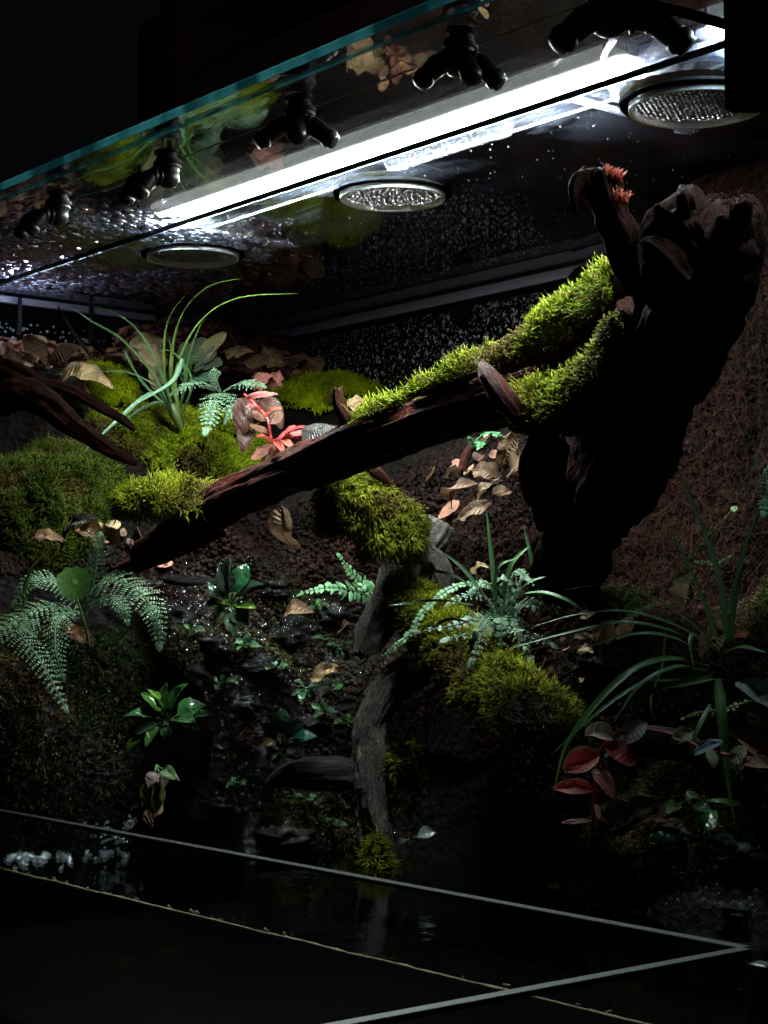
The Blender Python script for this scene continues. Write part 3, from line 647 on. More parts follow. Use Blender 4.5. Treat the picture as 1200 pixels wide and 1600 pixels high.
stick('wood_branch', [(950, 1190, 1.22), (1000, 1160, 1.22), (1070, 1170, 1.22), (1110, 1200, 1.23)], [12, 26, 24, 10], M['wood_black'], 'black wet wood lump under the trailing red vine', seed=28)
A_ = crom([on_z(180, 1512, WATER - .06), on_z(215, 1488, WATER - .06), on_z(260, 1490, WATER - .06), on_z(310, 1470, WATER - .06), on_z(365, 1440, WATER - .06)], 60); m = MB()
for i in range(520):
    u = R.random(); p = A_[int(u * 59)] + RT * R.gauss(0, .004) + UP * R.gauss(0, .0012) * (1 + 2 * (u > .35)) + FW * R.gauss(0, .004); q = R.uniform(.0005, .0014)
    m.add([p + RT * q, p + FW * q, p - RT * q, p - FW * q, p + UP * q, p - UP * q], [(0, 1, 4), (1, 2, 4), (2, 3, 4), (3, 0, 4), (1, 0, 5), (2, 1, 5), (3, 2, 5), (0, 3, 5)])
tag(m.build('sand_grains', M['line_dirt'], smooth=False), 'crooked line of pale sand grains under water at the lower left', 'sand', kind='stuff')

# ------------------------------------------------------------------ moss
def tuft(P, f):
    return np.array([tuple(mnoise.noise_vector((p[0] * f, p[1] * f, p[2] * f))) for p in P])
def moss_mesh(P, N, L, wd, cols, droop=.25, spread=.75):
    """three-sided curved shoots: P roots, N directions, L lengths"""
    n = len(P); rd = NR.normal(size=(n, 3)) * .55 + tuft(P, 130) * 1.5 + tuft(P, 45) * .6; D = N + rd * spread; D /= np.linalg.norm(D, axis=1)[:, None]
    e1 = np.cross(D, NR.normal(size=(n, 3))); e1 /= np.linalg.norm(e1, axis=1)[:, None] + 1e-9; e2 = np.cross(D, e1)
    bend = NR.normal(size=(n, 3)) * .55; bend[:, 2] -= droop
    L = L[:, None]; out = []
    w = wd * NR.uniform(.7, 1.35, (n, 1))
    def ring(c, r):
        for k in range(3):
            a = 2 * math.pi * k / 3; out.append(c + (e1 * math.cos(a) + e2 * math.sin(a)) * r)
    ring(P - D * L * .15, w * .55); ring(P + D * L * .5 + bend * L * .18, w); out.append(P + D * L * .95 + bend * L * .6)
    V = np.stack(out, 1).reshape(-1, 3); b = (np.arange(n) * 7)[:, None]
    T = np.array([(0,1,4),(0,4,3),(1,2,5),(1,5,4),(2,0,3),(2,3,5),(3,4,6),(4,5,6),(5,3,6)])
    F = (b[:, :, None] + T[None]).reshape(-1, 3); CC = np.repeat(cols, 7, 0)
    return V, F, CC
def moss_cols(n, pal):
    pal = np.array(pal, float); i = NR.integers(0, len(pal), n); j = NR.integers(0, len(pal), n); t = NR.random((n, 1))
    return (pal[i] * t + pal[j] * (1 - t)) * NR.uniform(.75, 1.25, (n, 1))
BRIGHT = [(.24, .30, .006), (.18, .25, .005), (.31, .36, .010), (.13, .19, .006), (.22, .17, .02), (.20, .13, .03)]
MID = [(.15, .22, .012), (.10, .165, .010), (.20, .26, .02), (.15, .12, .03)]
SHADED = [(.07, .105, .008), (.05, .085, .006), (.10, .13, .012), (.08, .065, .02)]  # moss green darkened, shade put into the palette
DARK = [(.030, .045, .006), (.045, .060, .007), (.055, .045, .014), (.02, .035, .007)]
LIFTED = [(.50, .56, .010), (.40, .50, .010), (.58, .60, .015), (.32, .40, .012)]  # vivid moss brightened in colour to make up for weak lamp light
VIVID = [(.27, .34, .008), (.20, .29, .007), (.34, .40, .012), (.16, .23, .008), (.22, .16, .03)]
OLIVE = [(.19, .21, .010), (.14, .17, .008), (.25, .25, .015), (.21, .16, .03), (.10, .12, .01)]
MOSSV = {}
def moss_obj(label, parts, mat='moss', L=.0080, wd=.00055, pal=BRIGHT, droop=.25, spread=1.05, group='cushions of moss'):
    P = np.vstack([p for p, _ in parts]); N = np.vstack([q for _, q in parts])
    P = np.vstack([P, P + NR.normal(size=P.shape) * .0016])[:int(len(P) * 1.6)]; N = np.vstack([N, N])[:len(P)]; n = len(P)
    br = np.clip((tuft(P, 24)[:, 2:] - .12) * 4, 0, 1); N = N / np.linalg.norm(N, axis=1)[:, None]; P = P - N * (br * .003)
    V, F, CC = moss_mesh(P, N, L * .80 * NR.uniform(.3, 1.3, n) * (1 - .45 * br[:, 0]) * (1 + .45 * tuft(P, 90)[:, 0]), wd, moss_cols(n, pal) * (1 + .55 * tuft(P, 28)[:, :1]) * np.array([1, 1, 1]) + np.array([.05, .0, .0]) * np.maximum(0, tuft(P, 35)[:, 1:2]), droop, spread)
    kb = np.repeat(br, 7, 0) * .75; CC = np.clip(CC * (1 - kb) + np.array([.15, .095, .03]) * kb, 0, 1)
    b = P.mean(0); b = np.array([b[0], b[1], P[:, 2].min()])
    return tag(mk('moss_clump', V, F, M[mat], base=b, col=CC), label, 'moss', group)
def on_ground(px, py, ra, rb, n, dome=.012, rot=0.0, tilt=0.0):
    """uniform over the bank surface in an uneven patch around the ground point seen at that pixel; ra, rb in metres along the bank"""
    c = hit(px, py); a0, b0, _ = abn(c); seed = px * .013 + py * .007
    th = NR.uniform(0, 6.283, n * 2); rho = np.sqrt(NR.random(n * 2))
    edge = np.array([1 + .35 * mnoise.noise((math.cos(t) * 1.3 + seed, math.sin(t) * 1.3, seed)) + .12 * mnoise.noise((math.cos(t) * 5, math.sin(t) * 5, seed)) for t in th])
    u, v = rho * np.cos(th) * edge, rho * np.sin(th) * edge
    a = a0 + (u * math.cos(rot) * ra - v * math.sin(rot) * rb); b = b0 + (u * math.sin(rot) * ra + v * math.cos(rot) * rb)
    h = hgt(a, b); e = .01; gna = (hgt(a + e, b) - hgt(a - e, b)) / (2 * e); gnb = (hgt(a, b + e) - hgt(a, b - e)) / (2 * e)
    nn = np.ones_like(a); f, z = (-gnb - nn) * S2, (-gnb + nn) * S2
    Nn = -gna[:, None] * RT + f[:, None] * FW + z[:, None] * UP; Nn /= np.linalg.norm(Nn, axis=1)[:, None]
    P = from_abn(a, b, h); bump = np.array([mnoise.noise((p[0] * 45, p[1] * 45, p[2] * 45)) + .6 * mnoise.noise((p[0] * 120, p[1] * 120, p[2] * 120)) for p in P])
    P = P + Nn * (dome * np.sqrt(np.clip(1 - rho**2, 0, 1)) * (1 + .5 * bump))[:, None]
    keep = (NR.random(len(P)) > .75 * rho ** 5) & (P[:, 1] < YB - .01) & (P[:, 0] > XL + .01) & (P[:, 2] < CEIL - .01) & (bump > -.62)
    P, Nn = P[keep][:n], Nn[keep][:n]
    return P, Nn * .8 + UP * .35
def on_blob(px, py, d, rx, rz, ry, n, down=-.35, seed=0, slope=0.0):
    """uneven cushion; radii in metres across, up, and in depth; slope raises the right side"""
    v = NR.normal(size=(n * 3, 3)); v /= np.linalg.norm(v, axis=1)[:, None]; v = v[v[:, 2] > down][:n]
    k = np.array([1 + .30 * mnoise.noise((q[0] * 1.6 + seed, q[1] * 1.6, q[2] * 1.6)) + .15 * mnoise.noise((q[0] * 5 + seed, q[1] * 5, q[2] * 5)) for q in v])
    q = v * k[:, None]; c = W(px, py, d)
    P = c + RT * (q[:, :1] * rx) + FW * (q[:, 1:2] * ry) + UP * (q[:, 2:] * rz + q[:, :1] * rx * slope)
    Nn = RT * (v[:, :1] / rx) + FW * (v[:, 1:2] / ry) + UP * (v[:, 2:] / rz); Nn /= np.linalg.norm(Nn, axis=1)[:, None]
    return P, Nn + UP * .15
def on_tube(pts, rpx, n, arc=2.0, thick=1.15, seed=0, patch=-.5):
    A = crom(np.column_stack([WW(pts), [r * p[2] / FPX for r, p in zip(rpx, pts)]]), 80); P, r = A[:, :3], A[:, 3]
    T = np.gradient(P, axis=0); T /= np.linalg.norm(T, axis=1)[:, None]
    i = NR.uniform(0, 79, n); i0 = i.astype(int); t = (i - i0)[:, None]; C0 = P[i0] * (1 - t) + P[np.minimum(i0 + 1, 79)] * t; r0 = r[i0]; T0 = T[i0]
    S = np.cross(T0, UP); S /= np.linalg.norm(S, axis=1)[:, None]; U = np.cross(S, T0)
    th = NR.uniform(-arc, arc, n); Nn = U * np.cos(th)[:, None] + S * np.sin(th)[:, None]
    Q = C0 + Nn * r0[:, None]; b = np.array([mnoise.noise((p[0] * 40 + seed, p[1] * 40, p[2] * 40)) for p in Q])
    keep = b > patch; Q = C0 + Nn * (r0 * (thick + .35 * b))[:, None]
    return Q[keep], Nn[keep] * .8 + UP * .3

moss_obj('green moss carpet darkened in colour as shade under the arched driftwood at the left edge', [on_ground(70, 760, .075, .075, 11700, .016)], L=0.0094, pal=SHADED)
moss_obj('wide yellow-green moss carpet below the spiky grass and small fern', [on_ground(295, 690, .088, .050, 11700, .018, .1)], L=0.0085, pal=VIVID)
moss_obj('bright moss tuft hanging over the low left end of the log', [on_blob(252, 785, 1.53, .040, .017, .030, 3960, -.5, 1), on_blob(285, 770, 1.535, .028, .015, .025, 1620, -.4, 2), on_blob(215, 795, 1.54, .022, .018, .02, 1440, -.5, 3)], L=0.0094, pal=BRIGHT)
moss_obj('rounded moss cushion, its colour lifted to look lit, against the back glass', [on_ground(510, 625, .070, .050, 9360, .022)], L=0.0076, pal=LIFTED)
moss_obj('small light moss patch behind the arched driftwood, left of the grass', [on_ground(175, 610, .038, .03, 3060, .010)], L=0.0076, pal=LIFTED)
moss_obj('shaggy olive moss cushion on top of the root below the log', [on_blob(582, 805, 1.47, .040, .026, .035, 6840, -.6, 4, -.15), on_blob(548, 772, 1.47, .026, .020, .03, 2340, -.4, 5), on_blob(610, 840, 1.455, .026, .020, .025, 2160, -.7, 6)], L=0.0103, droop=1.3, spread=1.3, pal=OLIVE)
UA = [(690, 582, 1.32), (770, 570, 1.275), (830, 542, 1.265), (900, 502, 1.24), (950, 468, 1.21), (985, 438, 1.175)]
LA = [(805, 632, 1.255), (850, 640, 1.24), (905, 632, 1.215), (950, 600, 1.185), (968, 545, 1.165), (982, 500, 1.15)]
moss_obj('vivid yellow-green moss ring around the hollow in the stump', [on_tube(UA[1:], [24, 28, 31, 34, 28], 9000, 2.2, 1.3, 3), on_tube(LA, [24, 38, 42, 36, 30, 24], 11000, 2.3, 1.25, 4), on_tube([(815, 650, 1.245), (850, 668, 1.235), (900, 660, 1.215)], [16, 24, 18], 2340, 1.9, 1.3, 6)], L=0.0080, pal=BRIGHT)
moss_obj('strip of bright moss along the upper half of the log', [on_tube([(560, 662, 1.375), (600, 648, 1.355), (640, 628, 1.335)], [12, 17, 13], 1980, 1.7, 1.2, 8), on_tube([(655, 618, 1.325), (720, 590, 1.295), (785, 568, 1.265)], [15, 24, 24], 3060, 1.8, 1.2, 9)], L=0.0080)
moss_obj('long bright moss ridge running down right of the water root', [on_tube([(612, 925, 1.50), (655, 960, 1.48), (700, 1005, 1.445), (770, 1065, 1.385), (850, 1125, 1.29), (895, 1160, 1.27)], [22, 34, 40, 42, 36, 20], 14040, 2.3, 1.25, 11, -.35)], L=0.0094, droop=.4, pal=OLIVE + BRIGHT)
moss_obj('small shaggy moss tuft sticking out right of the water root', [on_blob(640, 1195, 1.495, .020, .014, .014, 900, -1, 12), on_blob(700, 1195, 1.49, .022, .007, .012, 720, -1, 13, -.1), on_blob(632, 1230, 1.495, .012, .018, .012, 540, -1, 14)], L=0.0107, droop=.6, spread=1.0, pal=BRIGHT)
moss_obj('moss clump at the waterline around the foot of the water root', [on_blob(592, 1345, 1.48, .013, .022, .012, 1080, -1, 15)], L=0.0113, droop=.6, spread=1.0, pal=VIVID)
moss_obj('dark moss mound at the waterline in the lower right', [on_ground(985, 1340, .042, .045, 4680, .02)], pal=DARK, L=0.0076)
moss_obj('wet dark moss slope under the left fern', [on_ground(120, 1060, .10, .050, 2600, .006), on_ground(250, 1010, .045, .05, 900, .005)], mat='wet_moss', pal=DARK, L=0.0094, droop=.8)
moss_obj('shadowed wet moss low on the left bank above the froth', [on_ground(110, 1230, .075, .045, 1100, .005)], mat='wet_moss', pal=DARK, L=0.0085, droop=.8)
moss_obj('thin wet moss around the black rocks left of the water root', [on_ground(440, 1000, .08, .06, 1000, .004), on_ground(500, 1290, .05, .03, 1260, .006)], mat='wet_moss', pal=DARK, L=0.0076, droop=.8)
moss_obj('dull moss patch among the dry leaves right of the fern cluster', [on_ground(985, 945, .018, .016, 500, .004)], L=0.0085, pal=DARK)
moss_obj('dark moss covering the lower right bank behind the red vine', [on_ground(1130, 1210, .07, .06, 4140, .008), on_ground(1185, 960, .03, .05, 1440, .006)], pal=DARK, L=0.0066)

# ------------------------------------------------------------------ loose soil and fibre on the bank
def crumbs(name, boxes, n, smin, smax, mat, label=None):
    oct_ = np.array([(1,0,0),(0,1,0),(0,0,1),(-1,0,0),(0,-1,0),(0,0,-1)], float); T = np.array([(0,1,2),(1,3,2),(3,4,2),(4,0,2),(1,0,5),(3,1,5),(4,3,5),(0,4,5)])
    PP = []
    for (px, py, ra, rb, m) in boxes: PP.append(on_ground(px, py, ra, rb, m, .002)[0])
    P = np.vstack(PP); n = len(P); s = NR.uniform(smin, smax, (n, 1, 1)); V = oct_[None] * NR.uniform(.5, 1.3, (n, 6, 1)) * s
    q = NR.normal(size=(n, 3, 3)); q, _ = np.linalg.qr(q); V = np.einsum('nij,nkj->nki', q, V) + P[:, None]
    F = ((np.arange(n) * 6)[:, None, None] + T[None]).reshape(-1, 3)
    o = mk(name, V.reshape(-1, 3), F, M[mat], smooth=False); return tag(o, label, 'soil', kind='stuff')
crumbs('soil_crumbs', [(680, 760, .10, .06, 3000), (760, 820, .10, .07, 2500), (330, 560, .16, .06, 3500), (60, 540, .10, .05, 1800), (30, 870, .05, .05, 1100), (900, 1000, .08, .08, 1800), (450, 1100, .12, .12, 2500),
                       (1130, 700, .08, .20, 2500), (1000, 1100, .12, .1, 1500), (200, 890, .08, .03, 700), (470, 860, .09, .05, 1500), (380, 870, .07, .04, 900)], 0, .0010, .0042, 'crumb', 'loose dark red-brown crumbs of soil scattered over the bank')
def fibres(name, areas, label, mat, L=.012, wd=.00028, flat=.9):
    m = [on_ground(px, py, ra, rb, n, .003) for (px, py, ra, rb, n) in areas]
    P = np.vstack([x for x, _ in m]); N = np.vstack([x for _, x in m]); n = len(P)
    D = NR.normal(size=(n, 3)); D -= N * (np.sum(D * N, 1) / np.sum(N * N, 1))[:, None] * flat; D /= np.linalg.norm(D, axis=1)[:, None]
    l = L * NR.uniform(.4, 1.6, (n, 1)); S = np.cross(D, N); S /= np.linalg.norm(S, axis=1)[:, None] + 1e-9; N = N / np.linalg.norm(N, axis=1)[:, None]
    bd = NR.normal(size=(n, 3)) * .35; out = []
    for t, w in ((0, 1), (.5, 1), (1, .4)):
        c = P + D * l * (t - .5) + bd * l * (t * (1 - t) * 1.2) + N * .001
        for k in range(3):
            a = 2 * math.pi * k / 3; out.append(c + (S * math.cos(a) + N * math.sin(a)) * wd * w)
    V = np.stack(out, 1).reshape(-1, 3); T = np.array([(r*3+k, r*3+(k+1) % 3, (r+1)*3+(k+1) % 3, (r+1)*3+k) for r in range(2) for k in range(3)])
    F = ((np.arange(n) * 9)[:, None, None] + T[None]).reshape(-1, 4)
    return tag(mk(name, V, F, M[mat]), label, 'fibre', kind='stuff')
fibres('bank_fibres', [(1150, 420, .09, .16, 6500), (1130, 700, .10, .18, 6000), (1110, 310, .09, .05, 3500), (1180, 560, .06, .15, 3000), (760, 820, .12, .08, 2500), (1000, 850, .09, .12, 2500), (940, 980, .1, .08, 1500)],
       'matted red-brown fibres covering the steep right bank', 'fibre')

fibres('bank_roots', [(1150, 420, .09, .16, 90), (1130, 700, .10, .18, 90), (1060, 850, .09, .12, 60), (760, 820, .12, .08, 90), (940, 980, .1, .08, 90)], 'thin dark rootlets trailing over the right bank', 'fibre', .040, .00045, .85)
def scraps(areas):
    m = [on_ground(px, py, ra, rb, n, .004) for (px, py, ra, rb, n) in areas]; V_, F_, C_ = [], [], []
    pal = [(.28, .11, .075), (.40, .21, .11), (.18, .065, .05), (.48, .19, .15), (.44, .28, .15), (.12, .05, .04), (.32, .10, .085)]
    for P, N in m:
        for p, nn in zip(P, N):
            nn = unit(nn + NR.normal(size=3) * .45); d = unit(np.cross(nn, NR.normal(size=3))); e = np.cross(nn, d); L = R.uniform(.008, .026); w = L * R.uniform(.25, .55); k = len(V_); cu = R.uniform(-.3, .5); c = np.array(R.choice(pal)) * R.uniform(.6, 1.3); sk = R.uniform(-.3, .3)
            for i in range(5):
                t = i / 4; ww = w * math.sin(math.pi * (t * .9 + .06)) ** .7 * R.uniform(.75, 1.15)
                for q in (-1, 0, 1): V_.append(p + nn * (.005 + L * cu * ((t - .5) ** 2 + .25 * abs(q)) * .9) + d * L * (t - .5) + e * (q * ww + sk * ww)); C_.append(c * (1.15 if q == 0 else 1))
            for i in range(4):
                for q in range(2): F_.append((k + i*3 + q, k + i*3 + q + 1, k + i*3 + q + 4, k + i*3 + q + 3))
    tag(mk('leaf_litter', V_, F_, M['dry'], col=np.clip(C_, 0, 1), uv=np.zeros((len(V_), 2))), 'small red-brown scraps of leaf litter strewn over the top of the bank', 'leaf litter', kind='stuff')
scraps([(40, 545, .08, .06, 200), (130, 545, .08, .06, 200), (230, 540, .08, .06, 220), (330, 545, .09, .06, 260), (410, 560, .08, .06, 260), (720, 770, .05, .04, 12), (150, 830, .07, .02, 40), (940, 1000, .05, .04, 9), (600, 700, .05, .02, 25)])

# ------------------------------------------------------------------ plant builders
VIEWUP = unit(UP * .75 - FW * .65)
def tocol(c, n, v=.18): return np.clip(np.array(c)[None] * NR.uniform(1 - v, 1 + v, (n, 1)), 0, 1)
def frond(parent, pts, hwpx, col, npin=18, nrm=None, name='frond', bip=True, seed=0, base_w=.55, curve=.25):
    P = np.array(WW(pts)); dm = pts[0][2]; hw = hwpx * dm / FPX; nrm = VIEWUP if nrm is None else unit(nrm)
    A = crom(P, npin + 3); T = np.gradient(A, axis=0); T /= np.linalg.norm(T, axis=1)[:, None]
    m = MB(); rr = random.Random(seed)
    V, F, UV = tube_vf(P, [.0007] * (len(P) - 1) + [.0003], npin + 3, 5); m.add(V, F, UV, np.array(col) * .6)
    tot = np.linalg.norm(np.diff(A, axis=0), axis=1).sum(); gap = tot / (npin + 2)
    for i in range(1, npin + 2):
        t = i / (npin + 2); prof = min(1, base_w + t * 2.2) * (1 - t ** 1.7) ** .8 + .05
        for s in (-1, 1):
            side = unit(np.cross(T[i], nrm)) * s; nn = unit(np.cross(side, T[i]) * s)
            if nn.dot(nrm) < 0: nn = -nn
            L = hw * prof * rr.uniform(.9, 1.08); d0 = unit(side + T[i] * .38 + nn * rr.uniform(-.1, .22))
            k = max(1, int(L / .0026)) if bip else 1
            if not bip:
                leaflet(m, A[i], d0, nn, L, min(gap * .46, L * .38), col, rr, curve); continue
            for q in range(k + 1):
                u = (q + .6) / (k + 1); p = A[i] + d0 * L * u - nn * curve * L * u * u
                ll = max(.0011, gap * .52 * (1 - u * .72))
                for s2 in (-1, 1):
                    e = unit(np.cross(d0, nn)) * s2; leaflet(m, p, unit(e * .8 + d0 * .65), unit(nn + np.array([rr.gauss(0, .25) for _ in range(3)])), ll, max(.0007, ll * .42), col, rr, .3)
            p = A[i] + d0 * L - nn * curve * L; leaflet(m, p, d0, nn, gap * .35, gap * .14, col, rr, .3)
    leaflet(m, A[-2], T[-2], nrm, gap * 1.5, gap * .5, col, rr, .2)
    return m.build(name, M['fern'], parent)
def leaflet(m, p, d, n, L, w, col, rr, curve=.3):
    e = unit(np.cross(d, n)); n = np.cross(e, d); k = rr.uniform(.6, 1.3); L *= rr.uniform(.75, 1.2); w *= rr.uniform(.8, 1.15); d = unit(d + e * rr.gauss(0, .12) + n * rr.gauss(0, .18)); col = np.array(col) * (np.array([1.25, .85, .6]) if rr.random() < .07 else 1.0)
    V = [p, p + d * L * .35 + e * w, p + d * L * .75 + e * w * .8 - n * L * curve * .25, p + d * L - n * L * curve * .5, p + d * L * .75 - e * w * .8 - n * L * curve * .25, p + d * L * .35 - e * w, p + d * L * .5 + n * w * .22]
    m.add(V, [(0, 1, 6), (1, 2, 6), (2, 3, 6), (3, 4, 6), (4, 5, 6), (5, 0, 6)], None, np.clip(np.array(col) * k, 0, 1))
def blade(parent, pts, wpx, col, name='blade', twist=0.0, n=26, nrm=None):
    P = crom(WW(pts), n); w = wpx * pts[0][2] / FPX; T = np.gradient(P, axis=0); T /= np.linalg.norm(T, axis=1)[:, None]
    nr = VIEWUP if nrm is None else unit(nrm); V, F, cc, uv = [], [], [], []
    for i in range(n):
        t = i / (n - 1); e = unit(np.cross(T[i], nr)); nn = np.cross(e, T[i]); a = twist * t; e, nn = e * math.cos(a) + nn * math.sin(a), nn * math.cos(a) - e * math.sin(a)
        ww = w * (min(1, .55 + t * 3) * (1 - t ** 3.2) + .04) * .5
        for q, h in ((-1, .0), (-.5, -.22), (0, -.34), (.5, -.22), (1, 0)):
            V.append(P[i] + e * q * ww + nn * h * ww); cc.append(np.array(col) * (1.25 if q == 0 else 1.0)); uv.append((q * .5, t))
    for i in range(n - 1):
        for q in range(4): F.append((i*5+q, i*5+q+1, (i+1)*5+q+1, (i+1)*5+q))
    return mk(name, V, F, M['grass'], parent, col=np.clip(cc, 0, 1), uv=uv)
def leaf_vf(p, d, n, L, w, shape='oval', curl=.25, fold=.15, rr=None, nl=14, nw=8, wave=.05, twist=0.0):
    d = unit(d); e = unit(np.cross(d, n)); n = np.cross(e, d); V, F, UV = [], [], []; sd = rr.uniform(0, 50) if rr else 0; lob = rr.choice((.03, .08, .2)) if rr else .1
    for i in range(nl + 1):
        t = i / nl
        if shape == 'oval': pw = math.sin(math.pi * min(1, t * .96 + .02)) ** .6
        elif shape == 'lance': pw = math.sin(math.pi * t ** .8) ** .9
        elif shape == 'spoon': pw = (t ** .7) * (1 - t ** 6) ** .5 * 1.02
        else: pw = (math.sin(math.pi * t ** .75) ** .75) * (1 + lob * math.sin(t * (13 + lob * 22) + sd)) + .03
        for j in range(nw + 1):
            q = 2 * j / nw - 1
            ed = 1 + (.12 * mnoise.noise((t * 6 + sd, q * 2, 3)) if shape == 'dry' else 0)
            x = q * w * .5 * pw * ed; cz = -curl * L * (t - .35) ** 2 * 1.6 + abs(q) ** 1.4 * fold * w * pw + wave * L * mnoise.noise((t * 3 + sd, q * 1.6, sd)) * 1.5
            if shape == 'dry': cz += .03 * L * mnoise.noise((t * 9 + sd, q * 5, sd * 2))
            a = twist * (t - .3); ee = e * math.cos(a) + n * math.sin(a); nn = n * math.cos(a) - e * math.sin(a)
            V.append(np.asarray(p) + d * (L * t) + ee * x + nn * cz); UV.append((q * .5, t - abs(q) * .35))
    k = nw + 1
    F = [(i*k+j, i*k+j+1, (i+1)*k+j+1, (i+1)*k+j) for i in range(nl) for j in range(nw)]
    return V, F, UV
def pdir(px, py, d, qx, qy, qd=None): return unit(W(qx, qy, d if qd is None else qd) - W(px, py, d))
def leaf(parent, px, py, d, qx, qy, wpx, col, mat, shape='oval', qd=None, nrm=None, name='leaf', seed=0, rim=None, **kw):
    """leaf from its stalk pixel to its tip pixel, at stated depths"""
    rr = random.Random(seed + px * 7 + py); a, b = W(px, py, d), W(qx, qy, d if qd is None else qd); L = np.linalg.norm(b - a)
    nr = VIEWUP if nrm is None else unit(nrm)
    V, F, UV = leaf_vf(a, b - a, nr, L, wpx * d / FPX, shape, rr=rr, **kw)
    cc = np.tile(np.array(col, float), (len(V), 1))
    if rim is not None:
        nw = kw.get('nw', 8); nl = kw.get('nl', 14); k = nw + 1
        for i in range(nl + 1):
            for j in (0, nw): cc[i*k+j] = rim
            if i == nl: cc[i*k:(i+1)*k] = rim
    return mk(name, V, F, M[mat], parent, col=cc, uv=UV)
def stem(parent, pts, wpx, col, name='stem', n=24, nr=8):
    P = WW(pts); V, F, UV = tube_vf(P, [w * p[2] / FPX for w, p in zip(wpx, pts)], n, nr); return mk(name, V, F, M['stem'], parent, col=np.tile(np.array(col, float), (len(V), 1)), uv=UV)

# ------------------------------------------------------------------ ferns
GREY = (.125, .225, .12)
t = thing('fern', W(130, 960, 1.50), 'large feathery fern with arching blue-green fronds at the left edge', 'fern', 'ferns')
for i, (p, hw, npn) in enumerate([
    ([(135, 950, 1.50), (146, 905, 1.49), (152, 865, 1.48), (156, 832, 1.48)], 28, 17),
    ([(132, 945, 1.50), (160, 908, 1.47), (205, 915, 1.44), (240, 955, 1.42), (250, 1012, 1.42)], 33, 26),
    ([(128, 950, 1.50), (90, 912, 1.48), (50, 905, 1.47), (18, 945, 1.46)], 26, 18),
    ([(122, 955, 1.50), (60, 950, 1.47), (0, 985, 1.45), (-50, 1030, 1.44)], 30, 20),
    ([(60, 968, 1.48), (30, 985, 1.46), (65, 1035, 1.44), (105, 1112, 1.43)], 26, 24),
    ([(125, 955, 1.50), (92, 965, 1.47), (86, 1010, 1.455), (98, 1062, 1.45)], 24, 18),
    ([(130, 952, 1.50), (165, 935, 1.48), (190, 945, 1.47), (200, 975, 1.47)], 18, 13)]):
    frond(t, p, hw, GREY, npn, seed=i)
t = thing('fern', W(345, 628, 1.76), 'small silvery blue-green fern with drooping fronds beside the spiky grass', 'fern', 'ferns')
for i, (p, hw, npn) in enumerate([
    ([(345, 615, 1.75), (338, 618, 1.71), (330, 640, 1.69), (322, 674, 1.68)], 27, 13),
    ([(342, 612, 1.75), (318, 598, 1.72), (292, 602, 1.70), (268, 616, 1.70)], 18, 12),
    ([(348, 612, 1.75), (370, 600, 1.72), (392, 598, 1.71), (414, 602, 1.70)], 18, 12),
    ([(345, 612, 1.75), (338, 592, 1.74), (334, 576, 1.74)], 16, 9),
    ([(346, 614, 1.75), (356, 620, 1.72), (362, 640, 1.71), (352, 656, 1.71)], 14, 9)]):
    frond(t, p, hw, (.21, .34, .21), npn, seed=20 + i, bip=True, base_w=.9)
t = thing('fern', W(600, 950, 1.585), 'little green fern with three fronds spreading left of the water root', 'fern', 'ferns')
for i, (p, hw, npn) in enumerate([
    ([(598, 950, 1.585), (572, 920, 1.570), (550, 895, 1.560), (530, 868, 1.555)], 20, 13), ([(598, 945, 1.585), (560, 925, 1.560), (515, 918, 1.550), (465, 928, 1.545)], 24, 17),
    ([(598, 948, 1.585), (588, 925, 1.560), (570, 912, 1.555), (555, 935, 1.550)], 16, 9), ([(600, 940, 1.585), (596, 918, 1.560), (588, 935, 1.555), (583, 960, 1.555)], 15, 9)]):
    frond(t, p, hw, (.15, .31, .14), npn, seed=40 + i, bip=False, base_w=.8)
t = thing('fern', W(780, 1010, 1.400), 'dense silver-green fern cluster on the slope right of the bright moss ridge', 'fern', 'ferns')
ends = [(640, 990), (690, 1000), (735, 1040), (780, 1060), (830, 1055), (870, 1010), (885, 960), (860, 930), (825, 905), (780, 905), (740, 920), (700, 940), (850, 1085), (745, 985), (815, 985), (600, 955 + 70)]
for i, (x, y) in enumerate(ends[:15]):
    mx, my = (785 + x) / 2 + R.uniform(-10, 10), min(1000, y) - R.uniform(25, 55)
    frond(t, [(785, 1000, 1.400), ((785 + mx) / 2, (1000 + my) / 2 - 10, 1.380), (mx, my + 25, 1.365), (x, y, 1.355 + R.uniform(-.01, .015))], R.uniform(13, 20), (.185, .29, .19), 13, seed=60 + i, bip=bool(i % 3), base_w=.5)
t = thing('trailing_fern', W(770, 915, 1.430), 'thin trailing green fern stem hanging across the moss toward the water root', 'fern', 'ferns')
frond(t, [(770, 912, 1.425), (715, 915, 1.410), (670, 945, 1.405), (640, 990, 1.400), (605, 1020, 1.400), (580, 1050, 1.405), (566, 1090, 1.410)], 9, (.17, .32, .17), 44, bip=False, seed=88, base_w=1)
t = thing('fern', W(745, 700, 1.50), 'tiny dark green fern tucked under the log beside the dry leaves', 'fern', 'ferns')
for i, p in enumerate([[(740, 700, 1.50), (750, 682, 1.485), (770, 676, 1.475), (792, 684, 1.47)], [(740, 700, 1.50), (735, 684, 1.485), (725, 680, 1.48)], [(742, 700, 1.5), (752, 690, 1.48), (748, 700, 1.47)]]):
    frond(t, p, 14, (.10, .28, .12), 11, seed=100 + i, bip=False)
t = thing('fern', W(1205, 800, 1.18), 'curled green fern tip reaching in at the right edge', 'fern', 'ferns')
frond(t, [(1215, 830, 1.18), (1205, 770, 1.17), (1200, 730, 1.17)], 22, (.10, .26, .12), 12, seed=110); frond(t, [(1215, 820, 1.18), (1198, 780, 1.165), (1192, 805, 1.16)], 14, (.10, .26, .12), 8, seed=111)
